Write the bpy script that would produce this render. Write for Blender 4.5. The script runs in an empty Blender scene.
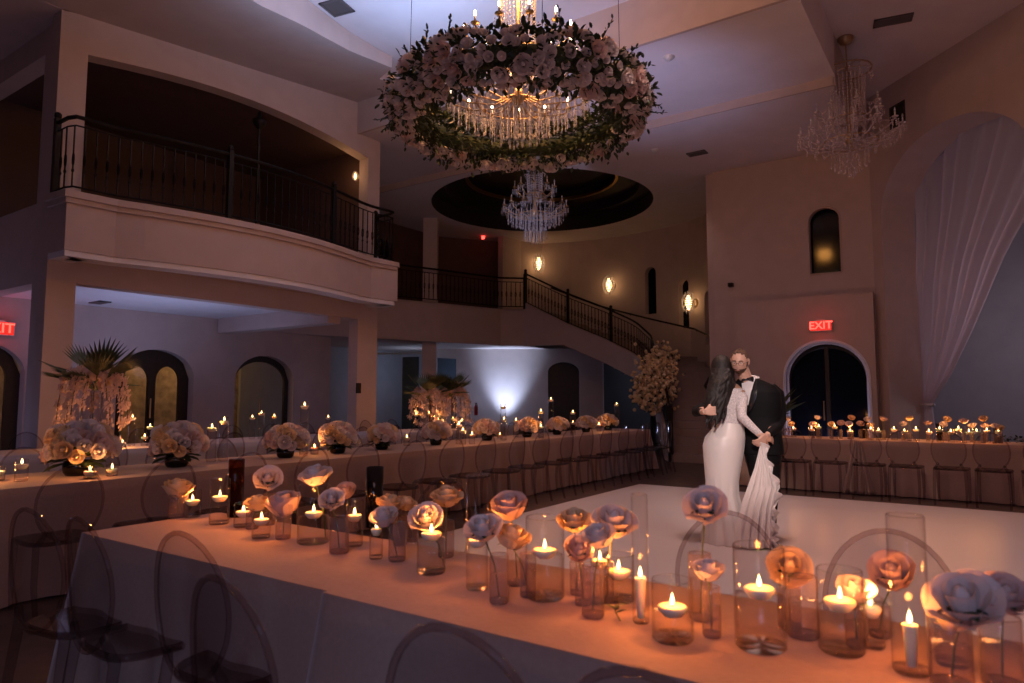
import bpy, bmesh, math, random
from mathutils import Vector, Matrix, noise
R=random.Random(7)
SC=bpy.context.scene; C=SC.collection
PI=math.pi
# ---------- camera model used to survey the place ----------
F=683.;H=1.35;PT=math.atan(57/683);YAW=math.radians(34.5)
def ray(px,py):
    x=(px-512)/F; z=(341.5-py)/F
    y=math.cos(PT)-z*math.sin(PT); z=math.sin(PT)+z*math.cos(PT)
    c,s=math.cos(YAW),math.sin(YAW)
    return (x*c-y*s, x*s+y*c, z)
def at(px,py,x=None,y=None,z=None,d=None,s=None):
    r=ray(px,py)
    if z is not None:t=(z-H)/r[2]
    elif y is not None:t=y/r[1]
    elif x is not None:t=x/r[0]
    elif s is not None:t=s/(r[0]+r[1])
    else:
        t=d/(-r[0]*math.sin(YAW)+r[1]*math.cos(YAW))
    return Vector((r[0]*t,r[1]*t,H+r[2]*t))
def depth(p): return -p[0]*math.sin(YAW)+p[1]*math.cos(YAW)
# ---------- materials ----------
MATS={}
def nt(m):
    m.use_nodes=True; return m.node_tree.nodes,m.node_tree.links
def mat(name,col,rough=.6,metal=0,noise_s=0,noise_a=.15,bump=0,spec=.5,trans=0,sss=0,sheen=0,aniso=None):
    if name in MATS:return MATS[name]
    m=bpy.data.materials.new(name); n,l=nt(m); b=n['Principled BSDF']
    b.inputs['Base Color'].default_value=(*col,1); b.inputs['Roughness'].default_value=rough
    b.inputs['Metallic'].default_value=metal; b.inputs['Specular IOR Level'].default_value=spec
    if sss: b.inputs['Subsurface Weight'].default_value=sss; b.inputs['Subsurface Radius'].default_value=(.03,.018,.010) if name=='candle_wax' else (.02,.012,.006)
    if sheen: b.inputs['Sheen Weight'].default_value=sheen
    if noise_s:
        tc=n.new('ShaderNodeTexCoord'); no=n.new('ShaderNodeTexNoise'); no.inputs['Scale'].default_value=noise_s; no.inputs['Detail'].default_value=4
        l.new(tc.outputs['Object'],no.inputs['Vector'])
        cr=n.new('ShaderNodeValToRGB')
        cr.color_ramp.elements[0].position=.3; cr.color_ramp.elements[1].position=.7
        cr.color_ramp.elements[0].color=(*[c*(1-noise_a) for c in col],1); cr.color_ramp.elements[1].color=(*[min(1,c*(1+noise_a)) for c in col],1)
        l.new(no.outputs['Fac'],cr.inputs['Fac']); l.new(cr.outputs['Color'],b.inputs['Base Color'])
        if bump:
            bp=n.new('ShaderNodeBump'); bp.inputs['Strength'].default_value=bump; bp.inputs['Distance'].default_value=.01
            l.new(no.outputs['Fac'],bp.inputs['Height']); l.new(bp.outputs['Normal'],b.inputs['Normal'])
    MATS[name]=m; return m
def glass(name,tint,edge,refl=.9,rough=.02,body=None,bw=0,blend=.13):
    """thin clear shell: transparent, mirror by fresnel, darker where seen edge on"""
    m=bpy.data.materials.new(name); n,l=nt(m); n.clear()
    o=n.new('ShaderNodeOutputMaterial'); tr=n.new('ShaderNodeBsdfTransparent'); gl=n.new('ShaderNodeBsdfGlossy'); gl.inputs['Roughness'].default_value=rough
    gl.inputs['Color'].default_value=(refl,refl,refl,1)
    lw=n.new('ShaderNodeLayerWeight'); lw.inputs['Blend'].default_value=.5
    pw=n.new('ShaderNodeMath'); pw.operation='POWER'; pw.inputs[1].default_value=3.2; l.new(lw.outputs['Facing'],pw.inputs[0])
    cr=n.new('ShaderNodeMixRGB'); cr.inputs[1].default_value=(*tint,1); cr.inputs[2].default_value=(*edge,1)
    l.new(pw.outputs[0],cr.inputs[0]); l.new(cr.outputs[0],tr.inputs['Color'])
    fr=n.new('ShaderNodeMath'); fr.operation='MULTIPLY_ADD'; fr.inputs[1].default_value=.45; fr.inputs[2].default_value=.007; l.new(pw.outputs[0],fr.inputs[0])
    mx=n.new('ShaderNodeMixShader'); l.new(fr.outputs[0],mx.inputs[0]); l.new(tr.outputs[0],mx.inputs[1]); l.new(gl.outputs[0],mx.inputs[2])
    out=mx
    if body:
        df=n.new('ShaderNodeBsdfDiffuse'); df.inputs['Color'].default_value=(*body,1)
        m2=n.new('ShaderNodeMixShader'); m2.inputs[0].default_value=bw; l.new(mx.outputs[0],m2.inputs[1]); l.new(df.outputs[0],m2.inputs[2]); out=m2
    l.new(out.outputs[0],o.inputs['Surface']); MATS[name]=m; return m
def emis(name,col,s):
    m=bpy.data.materials.new(name); n,l=nt(m); n.clear()
    o=n.new('ShaderNodeOutputMaterial'); e=n.new('ShaderNodeEmission'); e.inputs['Color'].default_value=(*col,1); e.inputs['Strength'].default_value=s
    l.new(e.outputs[0],o.inputs['Surface']); MATS[name]=m; return m
def translucent(name,col,tw=.4,alpha=0):
    m=bpy.data.materials.new(name); n,l=nt(m); n.clear()
    o=n.new('ShaderNodeOutputMaterial'); d=n.new('ShaderNodeBsdfDiffuse'); t=n.new('ShaderNodeBsdfTranslucent')
    d.inputs['Color'].default_value=(*col,1); t.inputs['Color'].default_value=(*col,1)
    mx=n.new('ShaderNodeMixShader'); mx.inputs[0].default_value=tw; l.new(d.outputs[0],mx.inputs[1]); l.new(t.outputs[0],mx.inputs[2]); out=mx
    if alpha:
        tr=n.new('ShaderNodeBsdfTransparent'); m2=n.new('ShaderNodeMixShader'); m2.inputs[0].default_value=alpha
        l.new(mx.outputs[0],m2.inputs[1]); l.new(tr.outputs[0],m2.inputs[2]); out=m2
    l.new(out.outputs[0],o.inputs['Surface']); MATS[name]=m; return m
plaster=mat('plaster',(.52,.42,.39),.75,noise_s=3,noise_a=.05,bump=.05)
ceilpaint=mat('ceiling_paint',(.70,.64,.66),.8,noise_s=2,noise_a=.04)
darkpaint=mat('dark_dome_and_shade',(.02,.015,.015),.5,noise_s=4)
gold=mat('gold_trim',(.75,.45,.15),.3,1)
carpet=mat('brown_floor',(.085,.05,.04),.55,noise_s=6,noise_a=.35,bump=.1)
iron=mat('wrought_iron',(.012,.01,.01),.5,.6,noise_s=30)
darkwood=mat('dark_door_wood',(.02,.013,.01),.4,noise_s=10,noise_a=.3)
paneglass=mat('night_glass',(.006,.007,.012),.08,0,noise_s=.6,noise_a=.4,spec=.12)
cloth=mat('champagne_cloth',(.37,.235,.18),.75,noise_s=60,noise_a=.06,bump=.12,sheen=.3)
clothpale=mat('pale_cloth',(.55,.52,.55),.7,noise_s=60,noise_a=.05,bump=.1)
stairm=mat('stair_stone',(.30,.22,.19),.55,noise_s=5,noise_a=.1)
vg=glass('vase_glass',(.965,.95,.94),(.62,.55,.50))
water=glass('vase_water',(.965,.955,.95),(.90,.86,.84))
frost=glass('smoky_glass',(.86,.80,.78),(.60,.52,.50),body=(.6,.5,.48),bw=.12)
amber=glass('amber_glass',(.42,.22,.16),(.12,.05,.04))
acryl=glass('clear_acrylic',(.80,.78,.80),(.45,.40,.40),rough=.05)
acrylrim=glass('acrylic_rim',(.82,.76,.76),(.46,.40,.40),rough=.08)
crystal=glass('chandelier_crystal',(.90,.90,.94),(.5,.5,.56),rough=.05,body=(.86,.86,.92),bw=.42)
dimcrystal=glass('unlit_crystal',(.85,.82,.84),(.4,.38,.4),rough=.05,body=(.8,.7,.72),bw=.6)
blackvase=mat('black_glaze',(.004,.004,.006),.12)
wax=mat('candle_wax',(.97,.84,.66),.5,sss=1.0)
flamem=emis('candle_flame',(1,.60,.24),13)
bulbm=emis('warm_bulb',(1,.72,.42),26)
sconcem=emis('sconce_crystal_glow',(1,.55,.22),7)
exitm=emis('exit_sign_red',(1,.05,.035),5)
wick=mat('wick',(.02,.015,.01),.9)
petal=translucent('white_rose_petal',(.84,.75,.70),.22)
petaly=translucent('cream_rose_petal',(.86,.66,.40),.25)
petalp=translucent('blush_petal',(.80,.62,.56),.35)
leafm=mat('dark_leaf',(.035,.055,.02),.5,noise_s=20,noise_a=.4)
stemm=mat('flower_stem',(.06,.10,.03),.5)
palm=mat('palm_leaf',(.07,.10,.05),.5,noise_s=15,noise_a=.3)
brass=mat('antique_brass',(.45,.32,.18),.35,.9)
dancem=mat('glossy_white_floor',(.62,.55,.55),.32,noise_s=.8,noise_a=.04)
tux=mat('black_wool',(.0045,.004,.005),.7,noise_s=90,noise_a=.2,spec=.2)
satin=mat('black_satin',(.012,.011,.013),.25)
shirtm=mat('white_shirt',(.75,.70,.70),.6)
skin=mat('skin',(.70,.42,.31),.5,noise_s=40,noise_a=.04,sss=.08)
skin2=mat('warm_skin',(.50,.27,.18),.45,noise_s=40,noise_a=.04,sss=.08)
hairb=mat('brown_hair',(.11,.055,.03),.55,noise_s=60,noise_a=.4,bump=.5)
hairk=mat('black_hair',(.012,.008,.007),.6,noise_s=45,noise_a=.5,bump=.6)
gownm=mat('ivory_satin',(.86,.78,.74),.38,noise_s=5,noise_a=.03,sheen=.3)
lace=mat('ivory_lace',(.74,.66,.65),.65,noise_s=95,noise_a=.28,bump=.6)
eyew=mat('eye_white',(.8,.8,.78),.3); shoem=mat('black_shoe_leather',(.012,.010,.010),.2)
redm=mat('red_enamel',(.5,.02,.015),.3); plasticw=mat('white_plastic',(.6,.58,.56),.4); ventm=mat('vent_metal',(.10,.085,.085),.5)
drapem=translucent('sheer_drape',(.82,.74,.80),.45,.28)
darkroom=mat('shade_brown',(.10,.055,.045),.7,noise_s=3,noise_a=.1)  # shade of the unlit upper rooms put into their wall and ceiling colour
greyw=mat('cool_grey_wall',(.42,.41,.45),.8,noise_s=3,noise_a=.05)
tealm=mat('teal_door_paint',(.03,.06,.09),.5,noise_s=5)
trimw=mat('white_trim',(.78,.78,.84),.4)
# ---------- mesh builder ----------
class MB:
    def __init__(s): s.v=[];s.f=[];s.m=[]
    def add(s,v,f,mi=0):
        o=len(s.v); s.v+= [tuple(p) for p in v]; s.f+=[tuple(i+o for i in q) for q in f]; s.m+=[mi]*len(f)
    def box(s,x0,x1,y0,y1,z0,z1,mi=0,M=None):
        v=[Vector((x,y,z)) for z in(z0,z1) for y in(y0,y1) for x in(x0,x1)]
        if M: v=[M@p for p in v]
        s.add(v,[(0,2,3,1),(4,5,7,6),(0,1,5,4),(2,6,7,3),(0,4,6,2),(1,3,7,5)],mi)
    def tube(s,pts,r,n=8,mi=0,cap=True,fl=1.0):
        pts=[Vector(p) for p in pts]; k=len(pts); rs=r if isinstance(r,(list,tuple)) else [r]*k
        v=[];up=Vector((0,0,1)); a=None
        for i,p in enumerate(pts):
            t=(pts[min(i+1,k-1)]-pts[max(i-1,0)]).normalized()
            if a is None:
                a=t.cross(up)
                if a.length<.1:a=t.cross(Vector((0,1,0)))
            a=(a-t*a.dot(t)).normalized(); b=t.cross(a)
            for j in range(n):
                g=2*PI*j/n; v.append(p+(a*math.cos(g)+b*math.sin(g)*fl)*rs[i])
        f=[(i*n+j,i*n+(j+1)%n,(i+1)*n+(j+1)%n,(i+1)*n+j) for i in range(k-1) for j in range(n)]
        if cap: f+=[tuple(range(n))[::-1],tuple((k-1)*n+j for j in range(n))]
        s.add(v,f,mi)
    def lathe(s,prof,n=20,c=(0,0,0),mi=0,M=None,closed=False):
        v=[];k=len(prof)
        for r,z in prof:
            for j in range(n):
                g=2*PI*j/n; p=Vector((r*math.cos(g),r*math.sin(g),z)); p=M@p if M else p; v.append(p+Vector(c))
        f=[(i*n+j,i*n+(j+1)%n,(i+1)*n+(j+1)%n,(i+1)*n+j) for i in range(k-1) for j in range(n)]
        s.add(v,f,mi)
    def ell(s,c,r,n=12,mi=0,M=None,fn=None):
        v=[];m=max(4,n//2+1)
        if isinstance(r,(int,float)): r=(r,r,r)
        for i in range(m+1):
            t=PI*i/m
            for j in range(n):
                g=2*PI*j/n; d=Vector((math.sin(t)*math.cos(g),math.sin(t)*math.sin(g),math.cos(t)))
                k=fn(d) if fn else 1
                p=Vector((d.x*r[0],d.y*r[1],d.z*r[2]))*k
                v.append((M@p if M else p)+Vector(c))
        s.add(v,[(i*n+j,(i+1)*n+j,(i+1)*n+(j+1)%n,i*n+(j+1)%n) for i in range(m) for j in range(n)],mi)
    def loft(s,rows,n=24,mi=0,sq=2.0,yaw=0,fold=None):
        """rows: (z,cx,cy,rx,ry)"""
        v=[]
        for i,(z,cx,cy,rx,ry) in enumerate(rows):
            for j in range(n):
                g=2*PI*j/n; a,b=math.cos(g),math.sin(g)
                x=math.copysign(abs(a)**(2/sq),a)*rx; y=math.copysign(abs(b)**(2/sq),b)*ry
                if fold: k=fold(z,g); x*=k;y*=k
                v.append((cx+x*math.cos(yaw)-y*math.sin(yaw),cy+x*math.sin(yaw)+y*math.cos(yaw),z))
        k=len(rows)
        f=[(i*n+j,i*n+(j+1)%n,(i+1)*n+(j+1)%n,(i+1)*n+j) for i in range(k-1) for j in range(n)]
        f+=[tuple(range(n))[::-1],tuple((k-1)*n+j for j in range(n))]
        s.add(v,f,mi)
    def grid(s,fn,nu,nv,mi=0):
        v=[fn(i/nu,j/nv) for j in range(nv+1) for i in range(nu+1)]
        s.add(v,[(j*(nu+1)+i,j*(nu+1)+i+1,(j+1)*(nu+1)+i+1,(j+1)*(nu+1)+i) for j in range(nv) for i in range(nu)],mi)
    def poly(s,pts,z0,z1,mi=0):
        n=len(pts); s.add([(p[0],p[1],z0) for p in pts]+[(p[0],p[1],z1) for p in pts],
            [tuple(range(n))[::-1],tuple(range(n,2*n))]+[(i,(i+1)%n,n+(i+1)%n,n+i) for i in range(n)],mi)
    def mesh(s,name,mats,smooth=True):
        me=bpy.data.meshes.new(name); me.from_pydata(s.v,[],s.f)
        for m in (mats if isinstance(mats,(list,tuple)) else [mats]): me.materials.append(m)
        me.polygons.foreach_set('material_index',s.m)
        if smooth: me.polygons.foreach_set('use_smooth',[True]*len(s.f))
        me.validate(); me.update(); return me
    def build(s,name,mats,parent=None,smooth=False,loc=(0,0,0),rot=(0,0,0)):
        return link(name,s.mesh(name,mats,smooth),parent,loc,rot)
def link(name,me,parent=None,loc=(0,0,0),rot=(0,0,0),sc=None):
    o=bpy.data.objects.new(name,me); C.objects.link(o); o.location=loc; o.rotation_euler=rot
    if sc: o.scale=(sc,sc,sc) if isinstance(sc,(int,float)) else sc
    if parent: o.parent=parent
    return o
def fixn(o):
    bm=bmesh.new(); bm.from_mesh(o.data); bmesh.ops.recalc_face_normals(bm,faces=bm.faces); bm.to_mesh(o.data); bm.free(); return o
def tag(o,label=None,cat=None,group=None,kind=None):
    if label:o['label']=label
    if cat:o['category']=cat
    if group:o['group']=group
    if kind:o['kind']=kind
    return o
def thing(name,label,cat,loc=(0,0,0),rz=0,group=None):
    o=bpy.data.objects.new(name,None); C.objects.link(o); o.location=loc; o.rotation_euler=(0,0,rz); o.empty_display_size=.1
    return tag(o,label,cat,group)
def struct(o): o['kind']='structure'; return o
def dup(root,loc=None,rz=None,label=None,sc=None,rot=None):
    def cp(o,par):
        c=o.copy(); C.objects.link(c)
        if par: c.parent=par
        for ch in o.children: cp(ch,c)
        return c
    r=cp(root,None)
    if loc is not None:r.location=loc
    if rz is not None:r.rotation_euler=(0,0,rz)
    if rot is not None:r.rotation_euler=rot
    if label:r['label']=label
    if sc is not None:r.scale=(sc,sc,sc)
    return r
class Stamp:
    """first use places the prototype itself, later uses copy it"""
    def __init__(s,proto): s.p=proto; s.used=False
    def __call__(s,loc,label,rz=0,sc=None,rot=None,group=None):
        if not s.used:
            s.used=True; o=s.p; o.location=loc; o.rotation_euler=rot or (0,0,rz); o['label']=label
            if sc:o.scale=(sc,sc,sc)
        else: o=dup(s.p,loc,rz if rot is None else None,label,sc,rot)
        if group:o['group']=group
        return o
ORD='first second third fourth fifth sixth seventh eighth ninth tenth eleventh twelfth thirteenth fourteenth fifteenth sixteenth seventeenth eighteenth nineteenth twentieth twenty-first twenty-second twenty-third twenty-fourth twenty-fifth twenty-sixth twenty-seventh twenty-eighth twenty-ninth thirtieth thirty-first thirty-second thirty-third thirty-fourth thirty-fifth thirty-sixth'.split()
def remesh(mb,name,mats,parent,voxel=.008,it=2,fac=.5):
    me=mb.mesh('tmp',mats); o=bpy.data.objects.new('tmp',me); C.objects.link(o); fixn(o)
    m=o.modifiers.new('r','REMESH'); m.mode='VOXEL'; m.voxel_size=voxel; m.use_smooth_shade=True
    if it: s=o.modifiers.new('s','SMOOTH'); s.factor=fac; s.iterations=it
    dg=bpy.context.evaluated_depsgraph_get(); dg.update()
    ne=bpy.data.meshes.new_from_object(o.evaluated_get(dg)); ne.name=name
    bpy.data.objects.remove(o); ne.polygons.foreach_set('use_smooth',[True]*len(ne.polygons))
    if not ne.materials: ne.materials.append(mats)
    return link(name,ne,parent)
# walls along a path with openings
class Path:
    def __init__(s,pts,th=.2,side=1):
        s.p=[Vector((p[0],p[1])) for p in pts]; s.u=[0]
        for a,b in zip(s.p,s.p[1:]): s.u.append(s.u[-1]+(b-a).length)
        s.L=s.u[-1]; s.side=side
        s.n=[]
        for i in range(len(s.p)):
            a=s.p[max(i-1,0)]; b=s.p[min(i+1,len(s.p)-1)]; t=(b-a).normalized(); s.n.append(Vector((-t.y,t.x))*side)
    def __call__(s,u,t=0):
        u=min(max(u,0),s.L)
        for i in range(len(s.u)-1):
            if u<=s.u[i+1]+1e-9:
                k=(u-s.u[i])/(s.u[i+1]-s.u[i]); p=s.p[i].lerp(s.p[i+1],k); n=s.n[i].lerp(s.n[i+1],k).normalized(); q=p+n*t
                return (q.x,q.y)
    def near(s,x,y):
        best=(9e9,0); k=400
        for i in range(k+1):
            u=s.L*i/k; q=s(u); d=(q[0]-x)**2+(q[1]-y)**2
            if d<best[0]:best=(d,u)
        return best[1]
def arch(u0,u1,zb,zs,zt):
    """opening from u0 to u1, floor zb, springing zs, crown zt"""
    return (u0,u1,zb,lambda u:zs+(zt-zs)*math.sqrt(max(0,1-((u-(u0+u1)/2)/((u1-u0)/2))**2)))
def rect(u0,u1,zb,zt): return (u0,u1,zb,lambda u:zt)
def wall(mb,path,z0,z1,ops=(),th=.2,mi=0,mj=None):
    mj=mi if mj is None else mj
    zf0=z0 if callable(z0) else (lambda u:z0); zf=z1 if callable(z1) else (lambda u:z1)
    us=set(path.u)
    for o in ops:
        for k in range(25): us.add(o[0]+(o[1]-o[0])*(.5-.5*math.cos(PI*k/24)))
    if callable(z1) or callable(z0):
        for k in range(13): us.add(path.L*k/12)
    us=sorted(round(u,5) for u in us if -1e-6<=u<=path.L+1e-6); us=[u for i,u in enumerate(us) if i==0 or u-us[i-1]>1e-4]
    def q(a,b,c,d,m): mb.add([a,b,c,d],[(0,1,2,3)],m)
    def pt(u,t,z): x,y=path(u,t); return (x,y,z)
    for a,b in zip(us,us[1:]):
        m=(a+b)/2; oo=sorted([o for o in ops if o[0]<m<o[1]],key=lambda o:o[2])
        za=[zf0(a)];zb=[zf0(b)]
        for o in oo: za+=[o[2],o[3](a)]; zb+=[o[2],o[3](b)]
        za.append(zf(a));zb.append(zf(b))
        for k in range(0,len(za),2):
            l0,h0,l1,h1=za[k],za[k+1],zb[k],zb[k+1]
            if h0-l0<1e-4 and h1-l1<1e-4: continue
            q(pt(a,0,l0),pt(b,0,l1),pt(b,0,h1),pt(a,0,h0),mi); q(pt(a,th,l0),pt(a,th,h0),pt(b,th,h1),pt(b,th,l1),mi)
            q(pt(a,0,h0),pt(b,0,h1),pt(b,th,h1),pt(a,th,h0),mj if k+2<len(za) else mi); q(pt(a,0,l0),pt(a,th,l0),pt(b,th,l1),pt(b,0,l1),mj if k else mi)
    for u in(0,path.L): q(pt(u,0,zf0(u)),pt(u,th,zf0(u)),pt(u,th,zf(u)),pt(u,0,zf(u)),mi)
    for o in ops:
        for u in o[:2]: q(pt(u,0,o[2]),pt(u,th,o[2]),pt(u,th,o[3](u)),pt(u,0,o[3](u)),mj)
def seg(*p): return Path(p)
# ================= ARCHITECTURE =================
ZT=7.46   # tray ceiling
b=MB(); b.box(-20,9,-5,25,-.1,0); struct(b.build('floor',carpet))
# ceilings
zc=lambda y:6.7+max(0,min(1,(y-3.9)/5.6))*.68
edge=[at(px,py,z=z) for px,py,z in((205,-40,6.85),(230,-20,6.92),(260,0,6.98),(300,20,7.05),(350,50,7.15),(378,78,7.28))]
b=MB(); b.box(-14,9,-5,9.3,ZT,ZT+.1); b.box(-1.80,9,9.3,25,ZT,ZT+.1); struct(b.build('ceiling',ceilpaint))
ex=sorted([(e.y,e.x) for e in edge]+[(-3,-8.3),(2.5,-8.2),(8.5,-8.45),(9.32,-9.0)])
def xe(y):
    for (y0,x0),(y1,x1) in zip(ex,ex[1:]):
        if y<=y1: return x0+(x1-x0)*(y-y0)/(y1-y0)
    return ex[-1][1]
b=MB(); n=60; ys=[-3+12.32*i/n for i in range(n+1)]
b.grid(lambda u,v:(-10.3+(xe(ys[round(v*n)])+10.3)*u,ys[round(v*n)],zc(ys[round(v*n)])-.004),1,n)
b.grid(lambda u,v:(xe(ys[round(v*n)]),ys[round(v*n)],zc(ys[round(v*n)])-.004+u*(ZT-zc(ys[round(v*n)]))),1,n)
b.box(-14,-10.2,-3,4.0,6.69,6.72)
struct(b.build('ceiling_soffit_left',plaster))
b=MB(); b.box(-10.2,-1.80,9.3,9.36,6.70,ZT+.05); struct(b.build('beam_dance_floor',plaster))
b=MB(); b.box(-13.9,-1.80,9.33,12.1,6.72,6.8); b.box(-1.81,-1.78,9.5,12.1,6.7,ZT); struct(b.build('ceiling_middle',ceilpaint))
b=MB(); b.box(-13.9,-1.80,12.1,12.3,6.56,6.8); b.box(-1.81,-1.78,12.1,15.3,6.55,ZT); struct(b.build('beam_far_step',plaster))
# far soffit with a round well
oc=Vector((-9.55,15.3)); orad=2.95
b=MB()
rimx=[(-1.80,12.1),(-1.80,24),(-18,24),(-18,12.1)]
angs=sorted([2*PI*i/64 for i in range(64)]+[math.atan2(y-oc.y,x-oc.x)%(2*PI) for x,y in rimx]); v=[]
def reach(a):
    d=Vector((math.cos(a),math.sin(a))); tx=((-1.80 if d.x>0 else -18)-oc.x)/d.x if abs(d.x)>1e-6 else 9e9; ty=((24 if d.y>0 else 12.1)-oc.y)/d.y if abs(d.y)>1e-6 else 9e9
    return oc+d*min(tx,ty)
for a in angs:
    o=reach(a); v+=[(oc.x+orad*math.cos(a),oc.y+orad*math.sin(a),6.55),(o.x,o.y,6.55)]
n=len(angs); b.add(v,[(2*i,2*i+1,2*((i+1)%n)+1,2*((i+1)%n)) for i in range(n)])
struct(b.build('ceiling_far',ceilpaint))
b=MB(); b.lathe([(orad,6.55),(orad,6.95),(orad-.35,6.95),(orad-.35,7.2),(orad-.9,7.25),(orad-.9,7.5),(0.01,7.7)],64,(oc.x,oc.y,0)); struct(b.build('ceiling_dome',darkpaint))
b=MB(); b.lathe([(orad-.9,7.22),(orad-.98,7.22),(orad-.98,7.3),(orad-.9,7.3)],64,(oc.x,oc.y,0)); struct(b.build('trim_dome',gold))
# left wall with the balcony arch
p=seg((-10.2,3.9),(-10.2,9.95)); zt=lambda u:zc(3.9+u)
b=MB()
wall(b,p,0,zt,[rect(.36,5.52,0,2.93),(.36,5.72,4.1,lambda u:6.15+.36*math.sin(PI*min(1,max(0,(u-.1)/6.4))) if u<5.71 else 6.15+.36*math.sin(PI*5.6/6.4))],.26)
struct(b.build('wall_left',plaster))
p=Path([(-10.25,4.0),(-17.5,4.0)],side=-1)
b=MB(); wall(b,p,0,6.7,[rect(.67,6.6,0,2.96),rect(.67,6.6,4.1,6.3)],.25); struct(b.build('wall_corner',plaster))
# storey behind
b=MB(); b.box(-18,-10.3,4.1,9.9,3.12,4.0); b.box(-18,-13.9,9.9,12.1,3.12,4.0); struct(b.build('ceiling_under_balcony',ceilpaint))
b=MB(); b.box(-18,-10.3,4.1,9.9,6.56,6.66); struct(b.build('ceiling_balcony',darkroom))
b=MB(); b.box(-13.95,-10.3,8.75,9.05,2.8,3.12); struct(b.build('beam_under_balcony',plaster))
p=seg((-14,-2),(-14,12)); Y=lambda y:y+2
doors=[(3.4,5.1),(6.67,8.26),(9.25,10.85)]
b=MB(); wall(b,p,0,6.7,[arch(Y(a),Y(c),0,1.78,2.36) for a,c in doors],.3)
b.box(-18,-14,-2.1,-2,0,6.7); struct(b.build('wall_back',plaster))
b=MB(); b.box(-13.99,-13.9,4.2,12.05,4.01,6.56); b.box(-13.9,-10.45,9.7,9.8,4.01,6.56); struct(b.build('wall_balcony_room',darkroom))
for i,(a,c) in enumerate(doors):
    d=struct(thing('door_%d'%(i+1),None,None))
    q=Path([(-14.2,a),(-14.2,c)])
    m=MB(); w=c-a
    if i<2:
        ops=[arch(.22,w/2-.08,.25,1.72,2.02),arch(w/2+.08,w-.22,.25,1.72,2.02)]
    else: ops=[arch(.12,w-.12,.12,1.75,2.22)]
    wall(m,q,0,lambda u:1.78+.58*math.sqrt(max(0,1-((u-w/2)/(w/2))**2)),ops,.06); m.build('frame',darkwood,d)
    m=MB(); m.add([(-14.24,a+.1,.1),(-14.24,c-.1,.1),(-14.24,c-.1,2.1),(-14.24,a+.1,2.1)],[(0,1,2,3)]); m.build('pane',MATS['vase_glass'],d)
    m=MB(); m.tube([(-14.1,(a+c)/2-.06,.95),(-14.1,(a+c)/2-.06,1.35)],.015,6); m.build('handle',brass,d)
# stone-faced passage beyond the doors
stone=mat('tan_stone',(.42,.30,.20),.7,noise_s=7,noise_a=.3,bump=.4)
b=MB(); b.box(-16.6,-16.5,-2,12,0,3.1); struct(b.build('wall_passage',stone))
# balcony parapet
bp=[(-10.2,3.88),(-9.72,3.9),(-9.68,4.5)]
for i in range(1,14):
    t=i/14; bp.append((-9.66+ -.0+.42*math.sin(PI*t),4.5+4.7*t))
bp+=[(-9.62,9.2),(-9.55,9.85),(-10.2,9.9)]
bp=Path(bp,side=1); b=MB(); wall(b,bp,3.28,4.0,(),.2); 
b.poly([bp(bp.L*i/40,.1) for i in range(41)],3.28,3.3)
struct(b.build('wall_balcony_parapet',plaster))
b=MB(); wall(b,Path([bp(bp.L*i/60,-.07) for i in range(61)],side=1),3.97,4.06,(),.3); wall(b,Path([bp(bp.L*i/60,-.035) for i in range(61)],side=1),3.9,3.97,(),.1); struct(b.build('trim_balcony',plaster))
b=MB(); wall(b,Path([bp(bp.L*i/60,.02) for i in range(61)],side=1),3.2,3.28,(),.3); struct(b.build('trim_balcony_foot',trimw))
# mezzanine edge beyond
mz=[(-14.0,10.2),(-13.6,11.6),(-13.2,12.85),(-12.9,13.8),(-12.57,14.68),(-12.25,15.7),(-11.9,16.7),(-11.35,17.2)]
mp=Path(mz,side=1); b=MB()
wall(b,mp,2.95,4.05,(),.25)
b.poly([(-11.35,17.2),(-11.6,19.4),(-14,21.5),(-18,21.5),(-18,10.2)]+mz[:-1],2.94,2.96); b.poly([(-11.35,17.2),(-11.6,19.4),(-14,21.5),(-18,21.5),(-18,10.2)]+mz[:-1],4.0,4.04)
struct(b.build('wall_mezzanine_edge',plaster))
c=at(431,398,d=19.4)
b=MB(); M=Matrix.Translation((c.x-.15,c.y+.1,0))@Matrix.Rotation(YAW,4,'Z'); b.box(-.2,.2,-.2,.2,0,6.55,0,M); struct(b.build('pillar_mezzanine',plaster))
# upper far walls
W=lambda px,d:(at(px,398,d=d).x,at(px,398,d=d).y)
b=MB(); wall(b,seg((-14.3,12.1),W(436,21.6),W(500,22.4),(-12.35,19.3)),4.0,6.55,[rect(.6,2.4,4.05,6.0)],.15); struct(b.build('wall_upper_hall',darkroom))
b=MB(); b.box(-17.9,-17.8,10,24,0,6.6); b.box(-18,-10,23.9,24,0,6.6); struct(b.build('wall_far_back',plaster))
# uplit wall under the mezzanine, arched opening
uw=Path([(-14.6,16.65),(-10.05,19.79)],side=1)
ua=uw.near(*W(548,22)); ub=uw.near(*W(580,22))
b=MB(); wall(b,uw,0,2.95,[arch(ua,ub,0,2.2,2.52)],.2)
wall(b,Path([(-14.6,16.65),(-15.4,19)]),0,2.95,(),.1)
struct(b.build('wall_under_mezzanine',plaster))
m=MB(); wall(m,Path([uw(ua-.1,.16),uw(ub+.1,.16)]),0,2.6,(),.03); struct(m.build('door_4',darkwood))
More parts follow.
